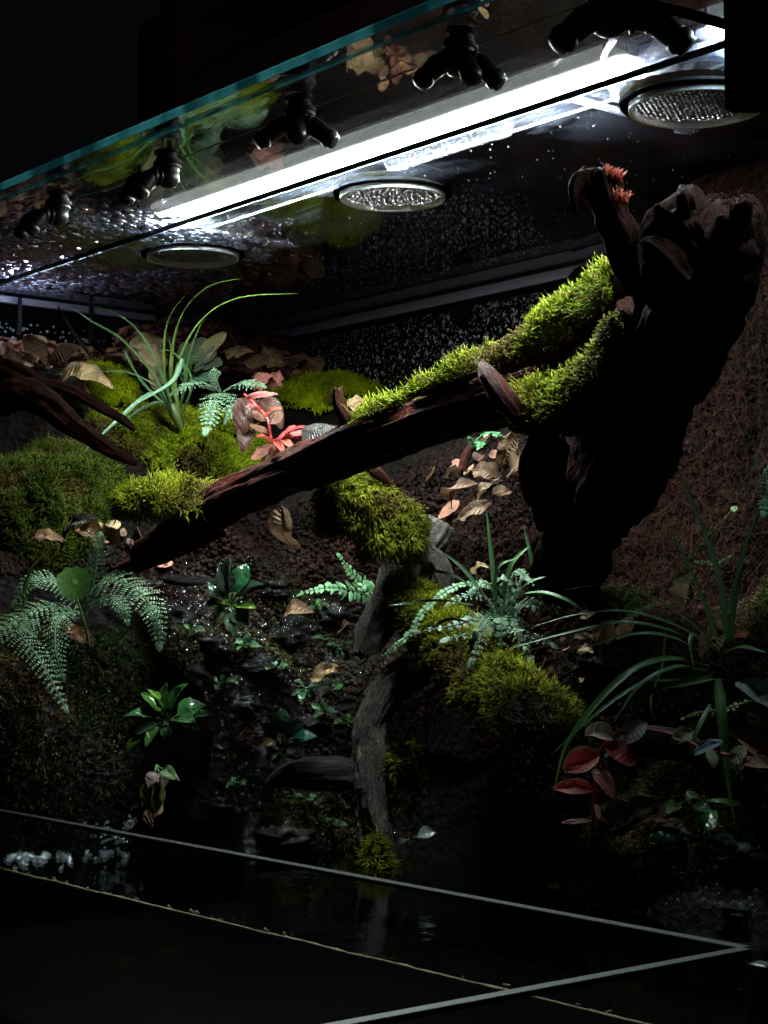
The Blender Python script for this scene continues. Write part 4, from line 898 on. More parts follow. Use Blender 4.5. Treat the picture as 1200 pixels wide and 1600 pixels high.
t = thing('leafy_sprig', W(960, 960, 1.33), 'small light green leafy sprig between the dry leaves on the right slope', 'plant', 'small sprigs')
for i, p in enumerate([[(975, 960, 1.33), (990, 940, 1.325), (1020, 915, 1.32)], [(975, 960, 1.33), (1000, 955, 1.325), (1030, 940, 1.32)], [(970, 965, 1.33), (960, 945, 1.32), (945, 940, 1.32)]]):
    frond(t, p, 10, (.14, .26, .05), 9, seed=120 + i, bip=False)
t = thing('leafy_sprig', W(1110, 850, 1.26), 'thin yellow-green creeping sprig on the dark right bank', 'plant', 'small sprigs')
for i, p in enumerate([[(1060, 900, 1.26), (1095, 850, 1.255), (1150, 790, 1.25)], [(1080, 875, 1.26), (1115, 880, 1.255), (1140, 870, 1.255)], [(1040, 925, 1.27), (1055, 900, 1.265), (1080, 885, 1.26)]]):
    frond(t, p, 6, (.12, .18, .04), 12, seed=130 + i, bip=False)
t = thing('leafy_sprig', W(1085, 1110, 1.17), 'thin mossy sprig crossing the upright strap leaf at the right', 'plant', 'small sprigs')
frond(t, [(1175, 1095, 1.17), (1130, 1108, 1.165), (1085, 1115, 1.16), (1068, 1122, 1.16)], 8, (.16, .20, .04), 16, seed=140, bip=False)

# ------------------------------------------------------------------ strap-leaved grasses
GRN = (.065, .125, .04); GRB = (.09, .16, .09)
t = thing('spiky_grass', W(278, 655, 1.74), 'spiky grass plant with long arching blades on the upper left of the bank', 'grass plant', 'strap-leaved grass plants')
for i, (p, w, c) in enumerate([
    ([(280, 650, 1.74), (275, 580, 1.72), (310, 505, 1.70), (370, 466, 1.68), (466, 458, 1.66)], 8, (.16, .24, .05)),
    ([(272, 640, 1.74), (268, 560, 1.73), (285, 490, 1.71), (325, 448, 1.69), (380, 434, 1.68)], 8, (.16, .24, .05)),
    ([(262, 640, 1.74), (256, 560, 1.73), (265, 495, 1.72), (308, 441, 1.71)], 6, (.15, .22, .05)),
    ([(272, 645, 1.74), (240, 585, 1.73), (190, 530, 1.71), (140, 500, 1.69), (105, 474, 1.68)], 8, GRN),
    ([(272, 645, 1.74), (255, 590, 1.73), (225, 530, 1.72), (190, 495, 1.71), (120, 468, 1.70)], 7, GRN),
    ([(274, 648, 1.74), (245, 605, 1.71), (200, 582, 1.69), (150, 582, 1.67), (98, 596, 1.66)], 8, GRB),
    ([(270, 655, 1.74), (250, 615, 1.70), (225, 620, 1.66), (180, 660, 1.63), (128, 708, 1.61)], 11, GRB),
    ([(285, 560, 1.70), (272, 592, 1.68), (240, 615, 1.66), (210, 632, 1.64)], 10, (.14, .24, .16)),
    ([(272, 650, 1.74), (250, 628, 1.70), (215, 642, 1.67), (184, 668, 1.66)], 9, GRB),
    ([(280, 645, 1.74), (290, 580, 1.72), (265, 548, 1.71), (228, 555, 1.70)], 8, GRN),
    ([(275, 650, 1.74), (225, 600, 1.73), (200, 560, 1.72), (195, 540, 1.72)], 7, GRN),
    ([(285, 645, 1.74), (300, 600, 1.73), (285, 565, 1.72), (250, 550, 1.71)], 6, GRN),
    ([(282, 640, 1.74), (295, 560, 1.73), (310, 515, 1.73), (322, 495, 1.73)], 5, GRN),
    ([(268, 640, 1.74), (262, 600, 1.74), (268, 555, 1.74), (262, 520, 1.75)], 6, GRN)]): blade(t, p, w * .78, c, twist=R.uniform(-.5, .5))
stem(t, [(268, 632, 1.735), (274, 648, 1.735), (282, 668, 1.74)], [6, 8, 5], (.12, .14, .05), 'crown')
t = thing('spiky_grass', W(785, 935, 1.37), 'dark spiky grass rising behind the silver-green fern cluster', 'grass plant', 'strap-leaved grass plants')
for i, (p, w) in enumerate([
    ([(775, 935, 1.37), (768, 870, 1.365), (760, 795, 1.36)], 8), ([(840, 930, 1.37), (832, 880, 1.365), (818, 822, 1.36)], 9), ([(760, 935, 1.37), (725, 890, 1.36), (688, 860, 1.35)], 9),
    ([(750, 930, 1.37), (712, 900, 1.34), (655, 888, 1.33)], 9), ([(770, 930, 1.37), (780, 885, 1.36), (808, 872, 1.355)], 6), ([(785, 930, 1.37), (800, 880, 1.36), (830, 850, 1.36)], 8),
    ([(800, 930, 1.37), (830, 908, 1.35), (872, 896, 1.34)], 8), ([(845, 935, 1.37), (855, 880, 1.37), (848, 832, 1.37)], 9), ([(862, 935, 1.37), (870, 870, 1.37), (880, 820, 1.37)], 9),
    ([(740, 945, 1.36), (690, 938, 1.32), (640, 942, 1.30), (608, 946, 1.295)], 7), ([(745, 985, 1.32), (740, 1000, 1.29), (732, 1025, 1.285)], 9), ([(735, 972, 1.32), (700, 968, 1.30), (668, 985, 1.29)], 7),
    ([(800, 930, 1.37), (850, 925, 1.33), (900, 945, 1.31), (920, 970, 1.31)], 7)]): blade(t, p, w, GRB if i in (2, 3, 6, 9, 10, 11) else (.09, .19, .08), twist=R.uniform(-.6, .6))
t = thing('spiky_grass', W(1130, 1020, 1.20), 'large dark grass with long drooping blades along the right edge', 'grass plant', 'strap-leaved grass plants')
for i, (p, w) in enumerate([
    ([(1125, 1010, 1.20), (1100, 940, 1.195), (1060, 850, 1.19), (1018, 785, 1.185)], 9), ([(1135, 1000, 1.20), (1128, 920, 1.195), (1100, 830, 1.19), (1045, 700, 1.18)], 11), ([(1140, 1000, 1.20), (1150, 920, 1.195), (1165, 850, 1.19), (1195, 770, 1.18)], 10),
    ([(1145, 1000, 1.20), (1145, 930, 1.195), (1160, 880, 1.19), (1178, 860, 1.185)], 7),
    ([(1118, 1010, 1.20), (1070, 965, 1.18), (1000, 925, 1.17), (930, 915, 1.17), (865, 925, 1.175)], 9), ([(1115, 1015, 1.20), (1060, 978, 1.17), (980, 955, 1.16), (900, 960, 1.16), (830, 980, 1.17)], 8),
    ([(1110, 1020, 1.20), (1050, 985, 1.165), (970, 972, 1.155), (880, 990, 1.155), (790, 1015, 1.16)], 9), ([(1110, 1025, 1.20), (1050, 995, 1.16), (990, 990, 1.15), (900, 1015, 1.15)], 7),
    ([(1110, 1040, 1.20), (1050, 1028, 1.15), (990, 1045, 1.13), (930, 1100, 1.12), (885, 1165, 1.115), (864, 1242, 1.115)], 11), ([(1110, 1050, 1.20), (1060, 1040, 1.15), (1000, 1070, 1.13), (958, 1130, 1.125)], 10),
    ([(1115, 1060, 1.20), (1070, 1068, 1.16), (1020, 1080, 1.14), (975, 1130, 1.135)], 10), ([(1110, 1045, 1.20), (1040, 1048, 1.15), (950, 1100, 1.12), (860, 1180, 1.11)], 7), ([(1110, 1055, 1.2), (1060, 1063, 1.17), (1010, 1062, 1.15)], 8),
    ([(1125, 1020, 1.20), (1090, 992, 1.17), (1078, 1000, 1.16), (1085, 1048, 1.155)], 8), ([(1122, 1060, 1.15), (1128, 1120, 1.14), (1135, 1200, 1.145), (1148, 1290, 1.16)], 17), ([(1130, 1020, 1.20), (1160, 1010, 1.18), (1200, 1020, 1.17)], 9),
    ([(1040, 985, 1.24), (1035, 1040, 1.235), (1018, 1090, 1.23), (1020, 1125, 1.23)], 4), ([(1110, 1100, 1.16), (1090, 1140, 1.15), (1075, 1185, 1.15)], 8)]): blade(t, p, w, (.075, .14, .06) if i % 2 else GRN, twist=R.uniform(-.7, .7), n=32)
t = thing('grass_tuft', W(38, 930, 1.47), 'few thin green grass blades rising behind the left fern', 'grass plant', 'strap-leaved grass plants')
for p in ([(40, 940, 1.47), (48, 890, 1.46), (85, 852, 1.455)], [(35, 960, 1.47), (42, 905, 1.46), (70, 862, 1.455)]): blade(t, p, 6, (.09, .16, .03))

# ------------------------------------------------------------------ red-stemmed plants
PINK = (.42, .075, .07); TANP = (.30, .10, .07); REDS = (.55, .035, .05); GREYP = (.26, .19, .17); REDL = (.42, .035, .035)
t = thing('red_vine', W(425, 700, 1.62), 'red-stemmed plant with pinkish oval leaves beside the log at the left', 'vine', 'red-stemmed vines')
stem(t, [(382, 616, 1.64), (400, 634, 1.63), (418, 655, 1.62), (424, 690, 1.61)], [2.2, 2.5, 2.8, 2.5], REDS)
stem(t, [(424, 690, 1.61), (450, 682, 1.60), (485, 692, 1.59)], [2.4, 2, 1.2], REDS)
for i, (a, b, w, c) in enumerate([((424, 692), (392, 712), 20, TANP), ((424, 694), (412, 728), 20, (.30, .17, .10)), ((428, 694), (434, 724), 19, (.30, .12, .09)), ((430, 690), (455, 660), 20, PINK), ((440, 684), (475, 668), 16, PINK), ((452, 684), (456, 712), 15, REDL), ((455, 682), (476, 672), 13, (.55, .1, .1)),
                                  ((418, 655), (396, 640), 20, (.22, .09, .06)), ((420, 662), (440, 640), 20, (.20, .08, .05)), ((421, 672), (395, 660), 22, (.21, .09, .055)), ((385, 618), (432, 608), 18, (.28, .08, .07))]):
    leaf(t, a[0], a[1], 1.60, b[0], b[1], w, c, 'red_leaf', 'oval', qd=1.585 + .01 * (i % 3), seed=i, curl=.25, fold=-.2, twist=R.uniform(-.6, .6))
for i, (a, b, w) in enumerate([((424, 690), (404, 676), 13), ((428, 688), (446, 708), 13), ((436, 686), (462, 700), 12), ((446, 684), (470, 660), 12), ((456, 684), (488, 680), 11), ((415, 650), (436, 632), 14), ((408, 640), (386, 630), 14)]):
    leaf(t, a[0], a[1], 1.595, b[0], b[1], w, (.48, .07 + .02 * (i % 3), .07), 'red_leaf', 'lance', qd=1.575, seed=90 + i, curl=.3, fold=.25, twist=R.uniform(-.8, .8))
for i, (a, b, w) in enumerate([((400, 620), (372, 668), 42), ((405, 625), (440, 655), 34), ((392, 668), (380, 695), 30)]):
    leaf(t, a[0], a[1], 1.66, b[0], b[1], w, (.07, .026, .018), 'red_leaf', 'oval', qd=1.64, name='old_leaf', seed=30 + i, curl=.5, fold=.3)
t = thing('red_vine', W(930, 1345, 1.14), 'trailing red vine with oval leaves hanging down over the pond at the lower right', 'vine', 'red-stemmed vines')
stem(t, [(1215, 1190, 1.14), (1150, 1182, 1.14), (1100, 1170, 1.145), (1050, 1148, 1.15), (1000, 1140, 1.15), (962, 1146, 1.145), (938, 1175, 1.14), (930, 1240, 1.14), (925, 1290, 1.14), (918, 1345, 1.14)], [2.8, 3.2, 2.7, 3.1, 2.6, 3.0, 2.8, 3.3, 2.8, 1], (.40, .03, .05), n=60)
L2 = [((960, 1148), (918, 1142), 34, (.30, .22, .19), None, -.3), ((935, 1178), (882, 1200), 42, REDL, (.24, .16, .11), .2), ((945, 1165), (996, 1190), 36, (.40, .03, .04), (.2, .12, .09), -.2), ((978, 1160), (1008, 1125), 30, (.36, .29, .26), None, .3),
      ((928, 1200), (960, 1242), 26, (.30, .05, .04), (.30, .19, .12), .4), ((928, 1232), (868, 1228), 26, (.44, .04, .04), (.34, .2, .12), 0), ((926, 1282), (878, 1284), 9, (.45, .22, .26), None, .2), ((926, 1268), (955, 1288), 9, (.3, .10, .09), None, .5), ((930, 1255), (936, 1275), 10, (.35, .12, .10), None, .2),
      ((1052, 1160), (1082, 1140), 22, (.30, .25, .16), None, .2), ((1050, 1150), (1082, 1148), 26, (.34, .28, .18), None, -.4), ((1050, 1152), (1052, 1164), 18, (.35, .28, .2), None, 0), ((1082, 1178), (1124, 1156), 20, (.36, .42, .46), None, .2), ((1108, 1172), (1115, 1200), 20, (.28, .24, .14), None, .3),
      ((1140, 1195), (1165, 1165), 24, (.26, .22, .12), None, .2), ((1150, 1185), (1160, 1205), 34, (.28, .19, .12), None, .4), ((1160, 1190), (1205, 1195), 22, (.30, .13, .08), None, 0)]
for i, (a, b, w, c, rim, tw) in enumerate(L2):
    leaf(t, a[0], a[1], 1.138, b[0], b[1], w, c, 'red_leaf', 'oval', qd=1.125 + .006 * (i % 4), seed=50 + i, curl=.22, fold=.22, rim=rim, twist=tw, nrm=UP * .5 - FW * .85)
m = MB()
for i in range(16):
    x, y = R.choice([(935, 1180), (945, 1195), (1050, 1155), (930, 1230)]); a = W(x + R.uniform(-4, 4), y, 1.14)
    V, F, UV = tube_vf([a, a + RT * R.uniform(-.002, .004) - UP * .004, a + RT * R.uniform(-.003, .009) - UP * R.uniform(.006, .014)], [.00025, .0002, .0001], 5, 4); m.add(V, F, UV, (.25, .14, .08))
m.build('aerial_root', M['stem'], t)
t = thing('red_vine', W(1200, 1200, 1.10), 'brownish oval leaves reaching in at the right edge above the trailing vine', 'vine', 'red-stemmed vines')
stem(t, [(1225, 1130, 1.12), (1215, 1180, 1.12), (1212, 1230, 1.12)], [4, 4, 4], (.3, .04, .05))
for i, (a, b, w, c) in enumerate([((1215, 1110), (1160, 1065), 44, (.22, .21, .18)), ((1215, 1140), (1166, 1100), 32, (.32, .17, .10)), ((1218, 1205), (1166, 1150), 46, (.32, .14, .08)), ((1215, 1200), (1190, 1175), 20, (.3, .1, .07))]):
    leaf(t, a[0], a[1], 1.115, b[0], b[1], w, c, 'red_leaf', 'oval', qd=1.10, seed=80 + i, curl=.25, fold=.25, nrm=UP * .6 - FW * .8)

# ------------------------------------------------------------------ broad-leaved plants
def rosette(px, py, d, leaves, label, col, wmul=1.0, mat='gloss_leaf', cat='plant', name='glossy_plant', stalk=(.07, .13, .04), shape='lance', group='glossy-leaved plants', **kw):
    t = thing(name, W(px, py, d), label, cat, group)
    for i, (qx, qy, w, *c) in enumerate(leaves):
        cc = c[0] if c else tuple(x * R.uniform(.4, .8) for x in col); sx, sy = px + (qx - px) * .28, py + (qy - py) * .28
        stem(t, [(px, py, d), ((px + sx) / 2, (py + sy) / 2 + 2, d - .004), (sx, sy, d - .006)], [1.8, 1.8, 1.4], stalk, 'leaf_stalk', 8, 6)
        leaf(t, sx, sy, d - .006, qx, qy, w * wmul, cc, mat, shape, qd=d - .012 + .012 * math.sin(i * 2.3), seed=i + px, curl=kw.get('curl', .3), fold=kw.get('fold', .2), twist=R.uniform(-.6, .6), nrm=unit(UP * .8 - FW * .6 + RT * R.uniform(-.5, .5)))
    return t
rosette(360, 945, 1.58, [(345, 880, 34), (385, 878, 36), (405, 905, 36), (325, 905, 30), (318, 945, 28), (395, 945, 24, (.22, .36, .05)), (330, 970, 30), (385, 975, 34), (352, 870, 28), (340, 940, 20, (.16, .3, .06)), (365, 990, 28)], 'dark upright glossy plant with one lime leaf on the wet rocks', (.035, .085, .035))
rosette(262, 1125, 1.50, [(195, 1110, 24), (222, 1078, 26), (240, 1075, 22, (.14, .28, .04)), (205, 1145, 26, (.16, .26, .18)), (262, 1160, 30), (300, 1120, 36), (320, 1095, 36, (.05, .16, .05)), (285, 1065, 34), (255, 1070, 30), (320, 1140, 26), (225, 1160, 22), (335, 1110, 20), (180, 1180, 20, (.1, .2, .03))], 'low glossy green plant with broad wavy leaves on the left bank', (.06, .17, .045))
rosette(442, 1165, 1.50, [(408, 1128, 24), (440, 1105, 34), (470, 1120, 36), (495, 1145, 30), (425, 1190, 24), (470, 1165, 26), (405, 1160, 22, (.16, .09, .03)), (415, 1195, 20, (.12, .2, .06))], 'small dark glossy plant left of the side stub on the water root', (.04, .10, .055))
rosette(1082, 1312, 1.17, [(1012, 1305, 48), (1118, 1262, 40, (.045, .12, .025)), (1152, 1312, 38), (1062, 1362, 40, (.08, .09, .09)), (1100, 1362, 30, (.07, .08, .08)), (1068, 1290, 36, (.09, .10, .10)), (1122, 1278, 24, (.13, .14, .15)), (1090, 1268, 24)], 'dark glossy rosette plant growing on the moss at the lower right', (.025, .065, .035), curl=.35)
rosette(300, 585, 1.78, [(290, 535, 48), (325, 528, 44), (305, 575, 36), (345, 560, 36), (285, 595, 30), (325, 590, 34), (350, 515, 26, (.24, .19, .08)), (338, 605, 30)], 'fuzzy round-leaved grey-green plant behind the small silvery fern', (.10, .17, .10), mat='fuzzy_leaf', name='fuzzy_plant', shape='oval', group='broad-leaved plants')
rosette(1065, 1255, 1.19, [(1110, 1262, 22), (1090, 1238, 20), (1045, 1262, 22), (1160, 1250, 14)], 'small pale green sprout above the dark rosette plant', (.13, .22, .06), shape='oval', group='glossy-leaved plants')
rosette(640, 1310, 1.42, [(680, 1298, 26, (.16, .19, .20)), (618, 1318, 16), (655, 1268, 20)], 'few dark wet leaves at the waterline right of the water root', (.05, .10, .07), group='glossy-leaved plants')
rosette(530, 1010, 1.56, [(548, 1000, 14), (510, 1005, 12), (492, 990, 12), (520, 1025, 12), (545, 1030, 12)], 'tiny pale green creeping leaves left of the water root knob', (.07, .15, .08), shape='oval', group='tiny creeping plants')
rosette(478, 1075, 1.56, [(462, 1062, 12), (495, 1068, 12), (470, 1090, 12), (490, 1095, 14), (455, 1085, 10)], 'tiny pale green creeping leaves above the small dark glossy plant', (.08, .17, .08), shape='oval', group='tiny creeping plants')
rosette(365, 1150, 1.50, [(352, 1110, 14), (392, 1125, 12), (340, 1150, 14), (375, 1185, 14), (400, 1200, 10), (355, 1190, 12)], 'brownish feathery weed between the two low glossy plants', (.16, .09, .03), mat='red_leaf', shape='lance', group='small sprigs')
rosette(245, 1195, 1.48, [(232, 1230, 20, (.22, .15, .16)), (258, 1235, 24, (.28, .2, .2)), (275, 1215, 20, (.12, .16, .08)), (225, 1265, 26, (.10, .08, .03)), (245, 1275, 22, (.09, .09, .03))], 'wilted dangling leaves below the low glossy green plant', (.14, .14, .06), shape='lance', group='broad-leaved plants')
t = thing('pennywort', W(128, 1015, 1.44), 'round scalloped green leaf on a thin stalk in front of the left fern', 'plant', 'broad-leaved plants')
stem(t, [(140, 1012, 1.47), (132, 975, 1.455), (120, 935, 1.44), (116, 912, 1.435)], [2.2, 2, 2, 2], (.10, .16, .04))
V = [W(116, 910, 1.432)]; F = []; nn = unit(-FW + UP * .25); e1 = unit(RT + UP * .25); e2 = unit(np.cross(nn, e1)); NQ = 72
for ring in range(1, 7):
    for j in range(NQ):
        a = 2 * math.pi * j / NQ; r = 27 * 1.44 / FPX * ring / 6 * (1 + (.06 * math.cos(a * 10) + .05 * math.sin(a * 3 + 1)) * (ring / 6) ** 3); V.append(V[0] + (e1 * math.cos(a) + e2 * math.sin(a)) * r + nn * (.0016 * (ring / 6) ** 2 * math.cos(2 * a) - .0012 * (1 - ring / 6)))
F += [(0, 1 + j, 1 + (j + 1) % NQ) for j in range(NQ)] + [(1+(r-1)*NQ+j, 1+r*NQ+j, 1+r*NQ+(j+1) % NQ, 1+(r-1)*NQ+(j+1) % NQ) for r in range(1, 6) for j in range(NQ)]
cc = np.tile(np.array((.045, .105, .018)), (len(V), 1)); cc[0] = (.12, .2, .05); mk('round_leaf', V, F, M['fuzzy_leaf'], t, col=cc)

for x, y, lab in [
    (385, 1010, 'tiny green seedling right below the upright dark glossy plant'), (430, 1045, 'tiny green seedling in the middle of the trickle between wet rocks'), (300, 985, 'tiny green seedling right of the drooping tip of the left fern'),
    (505, 1112, 'tiny green seedling just above the side stub of the water root'), (545, 1130, 'tiny green seedling touching the left side of the water root shank'), (285, 1092, 'tiny green seedling at the upper edge of the low glossy green plant'),
    (345, 1068, 'tiny green seedling between the low glossy plant and the trickle'), (520, 1078, 'tiny green seedling below the small tan leaf near the water root knob'), (500, 950, 'tiny green seedling right under the little green fern'),
    (520, 1290, 'tiny green seedling at the waterline left of the water root foot'), (480, 1250, 'tiny green seedling in the shade under the side stub'), (370, 1225, 'tiny green seedling right of the wilted dangling leaves')]:
    p = hit(x, y, .002); d = p[0] * FW[0] + p[1] * FW[1]
    rosette(x, y, d - .004, [(x + R.uniform(8, 22) * math.cos(a), y - 5 + R.uniform(6, 16) * math.sin(a), R.uniform(8, 13)) for a in np.linspace(.2, 6.0, R.choice((4, 5, 6)))], lab, (.08, .17, .07), shape='oval', name='seedling', group='seedlings on the wet bank')

# ------------------------------------------------------------------ dry leaves, one by one: stalk pixel, tip pixel, width, lift depth (None = lies on the bank), colour, label
TAN = (.40, .24, .12); BRN = (.24, .125, .07); ORG = (.42, .14, .06); PNK = (.54, .19, .15); PALE = (.50, .34, .18); PILE = (.26, .145, .085); DGR = (.045, .032, .032); CHO = (.15, .075, .045)
DL = [
 (92, 575, 172, 568, 58, 1.72, TAN, 'broad tan dry leaf lying on the arched driftwood at the left'),
 (225, 515, 262, 598, 62, 1.80, PALE, 'tall pale tan dry leaf standing upright behind the spiky grass'),
 (40, 520, 90, 552, 44, 1.78, BRN, 'brown dry leaf at the far left just under the back rail'),
 (75, 555, 112, 520, 40, 1.77, CHO, 'dark brown curled leaf above the broad tan leaf at the left'),
 (15, 545, 35, 575, 36, 1.72, CHO, 'dark reddish leaf at the left edge on the arched driftwood'),
 (335, 518, 372, 552, 40, 1.92, CHO, 'brown curled leaf behind the fuzzy round-leaved plant'),
 (350, 545, 392, 540, 34, 1.90, TAN, 'tan leaf right of the fuzzy plant at the top of the bank'),
 (380, 565, 430, 552, 34, 1.90, BRN, 'flat brown leaf on the soil right of the fuzzy plant'),
 (412, 540, 448, 562, 36, 1.96, TAN, 'light tan leaf near the back corner of the tank'),
 (440, 560, 490, 556, 14, 1.96, BRN, 'narrow brown leaf edge above the moss cushion at the back'),
 (385, 598, 418, 572, 40, 1.80, PNK, 'pink dry leaf above the red-stemmed plant'),
 (418, 602, 436, 576, 30, 1.80, PNK, 'smaller pink dry leaf touching the back moss cushion'),
 (112, 598, 150, 606, 16, 1.74, ORG, 'small orange-pink leaf scrap behind the arched driftwood'),
 (545, 632, 600, 618, 38, 1.62, TAN, 'crumpled tan leaf behind the log beside the branch stub'),
 (472, 690, 512, 650, 50, 1.46, DGR, 'dark grey shrivelled leaf standing on the log'),
 (436, 792, 440, 862, 40, 1.50, BRN, 'brown dry leaf hanging point-down below the log'),
 (700, 775, 722, 742, 44, 1.46, CHO, 'brown leaf leftmost in the leaf pile below the log'),
 (715, 808, 760, 778, 40, 1.44, CHO, 'lowest brown leaf in the leaf pile below the log'),
 (742, 792, 772, 742, 26, 1.45, PILE, 'narrow tan leaf in the middle of the leaf pile below the log'),
 (738, 728, 795, 745, 34, 1.48, CHO, 'flat dark leaf at the top of the leaf pile below the log'),
 (785, 735, 800, 672, 36, 1.46, PILE, 'upright tan leaf under the stump moss'),
 (800, 735, 838, 712, 38, 1.44, PILE, 'curled orange-brown leaf right beside the stump root'),
 (770, 775, 800, 765, 24, 1.44, CHO, 'small brown leaf at the right side of the leaf pile'),
 (700, 745, 712, 720, 22, 1.49, CHO, 'small dark leaf behind the leaf pile below the log'),
 (50, 838, 100, 828, 26, 1.57, BRN, 'brown leaf under the dark moss carpet at the left edge'),
 (95, 835, 135, 795, 36, 1.56, DGR, 'dark crumpled leaf below the moss carpet at the left'),
 (125, 828, 162, 842, 34, 1.55, TAN, 'pale tan leaf below the moss just above the left fern'),
 (160, 820, 188, 832, 24, 1.55, TAN, 'small tan leaf beside the bright moss tuft'),
 (85, 1000, 120, 975, 34, 1.53, ORG, 'orange-brown leaf lying behind the left fern'),
 (110, 985, 140, 995, 26, 1.54, BRN, 'brown leaf lying behind the pennywort stalk'),
 (440, 955, 475, 940, 32, 1.60, BRN, 'brown leaf stuck on the wet rocks near the upright glossy plant'),
 (485, 1060, 522, 1035, 34, 1.55, TAN, 'small tan leaf left of the water root knob'),
 (535, 980, 552, 970, 14, 1.55, BRN, 'tiny brown leaf left of the water root top'),
 (405, 1285, 450, 1250, 44, 1.47, TAN, 'tan leaf lying under the side stub of the water root'),
 (425, 1245, 412, 1228, 24, 1.47, TAN, 'small pale leaf tip under the side stub'),
 (930, 1000, 962, 962, 36, 1.31, PALE, 'pale dry leaf between the fern cluster and the right grass'),
 (895, 995, 920, 985, 34, 1.32, CHO, 'dark brown leaf beside the pale leaf on the right slope'),
 (905, 1010, 922, 1005, 18, 1.31, PALE, 'tiny pale leaf scrap on the right slope'),
 (1068, 945, 1078, 888, 38, 1.24, PALE, 'pale dry leaf caught between the upright blades at the right'),
 (1098, 1030, 1130, 960, 36, 1.20, BRN, 'tall brown leaf in the heart of the right grass'),
 (1145, 990, 1168, 985, 26, 1.22, ORG, 'small reddish leaf right of the right grass heart'),
 (1010, 1300, 1035, 1250, 30, 1.19, BRN, 'folded brown leaf above the dark moss mound at the lower right'),
 (945, 1300, 1020, 1245, 48, 1.18, CHO, 'large dark brown leaf leaning beside the trailing vine'),
 (960, 1295, 1085, 1262, 22, 1.175, BRN, 'long narrow brown leaf above the dark rosette plant'),
 (740, 895, 752, 875, 20, 1.40, PALE, 'thin pale skeleton leaf behind the dark spiky grass'),
 (215, 1295, 255, 1225, 34, 1.47, CHO, 'long dark brown leaf hanging into the froth on the left bank'),
]
for i, (a, b, c, d_, w, dep, colr, lab) in enumerate(DL):
    g = W(a, b, dep); rr = random.Random(500 + i); tip = W(c, d_, dep - rr.uniform(-.015, .025)); L = np.linalg.norm(tip - g)
    nr = unit(UP * rr.uniform(.5, 1.0) - FW * rr.uniform(.4, .9) + RT * rr.uniform(-.5, .5))
    V, F, UV = leaf_vf(g, tip - g, nr, L, w * dep / FPX, 'dry', curl=rr.uniform(.1, .9), fold=rr.uniform(-.45, .5), rr=rr, nl=18, nw=10, wave=.09, twist=rr.uniform(-.7, .7))
    cc = np.array([np.array(colr) * (1.0 + .45 * mnoise.noise((v[0] * 90, v[1] * 90, v[2] * 90))) for v in V])
    root = thing('dry_leaf', g, lab, 'dry leaf', 'dry fallen leaves')
    mk('leaf_sheet', V, F, M['dry'], root, col=np.clip(cc, .005, 1), uv=UV)
    mid = [V[i_ * 11 + 5] for i_ in range(0, 19, 3)]; d0 = unit(np.array(mid[0]) - np.array(mid[1]))
    V2, F2, U2 = tube_vf([np.array(mid[0]) + d0 * .007] + mid, [.0005] + list(np.linspace(.0006, .0002, len(mid))), 24, 5); mk('midrib', V2, F2, M['stem'], root, col=np.tile(np.array(colr) * .8, (len(V2), 1)))
for (a, b, c, d_, w, z, colr, lab) in [(605, 1515, 860, 1500, 62, -.085, (.12, .09, .03), 'large dim brown leaf lying under water near the front glass'), (800, 1560, 1030, 1535, 48, -.085, (.07, .05, .02), 'dark leaf under water right of the front edge crossing'), (852, 1385, 940, 1374, 10, .001, (.30, .17, .05), 'thin yellow-brown leaf floating on the dark water')]:
    g, tip = on_z(a, b, WATER + z), on_z(c, d_, WATER + z); rr = random.Random(a); L = np.linalg.norm(tip - g); V, F, UV = leaf_vf(g, tip - g, UP, L, w * 1.25 / FPX * 2, 'dry', curl=.05, fold=.05, rr=rr, nl=18, nw=10, wave=.03)
    tag(mk('sunken_leaf' if z < 0 else 'floating_leaf', V, F, M['dry'], base=g, col=np.tile(np.array(colr), (len(V), 1)), uv=UV), lab, 'dry leaf', 'leaves in the pond')

# ------------------------------------------------------------------ wet rocks, froth, drops
def rock(px, py, rpx, sq, label, seed):
    c = hit(px, py); d = c[0] * FW[0] + c[1] * FW[1]; r = rpx * d / FPX; V = []; F = []; nu, nv = 28, 18
    for i in range(nv + 1):
        ph = math.pi * i / nv
        for j in range(nu):
            th = 2 * math.pi * j / nu; q = np.array((math.sin(ph) * math.cos(th), math.sin(ph) * math.sin(th), math.cos(ph)))
            k = .8 + .55 * mnoise.noise(q * 1.5 + seed) + .32 * mnoise.noise(q * 4 + seed) + .14 * mnoise.noise(q * 9 + seed); V.append(c + np.array((q[0] * r * 1.1, q[1] * r, q[2] * r * sq)) * k)
    F = [(i*nu+j, i*nu+(j+1) % nu, (i+1)*nu+(j+1) % nu, (i+1)*nu+j) for i in range(nv) for j in range(nu)]
    tag(mk('wet_rock', V, F, M['rock'], base=c - UP * r * sq, uv=None), label, 'rock', 'wet black rocks on the bank')
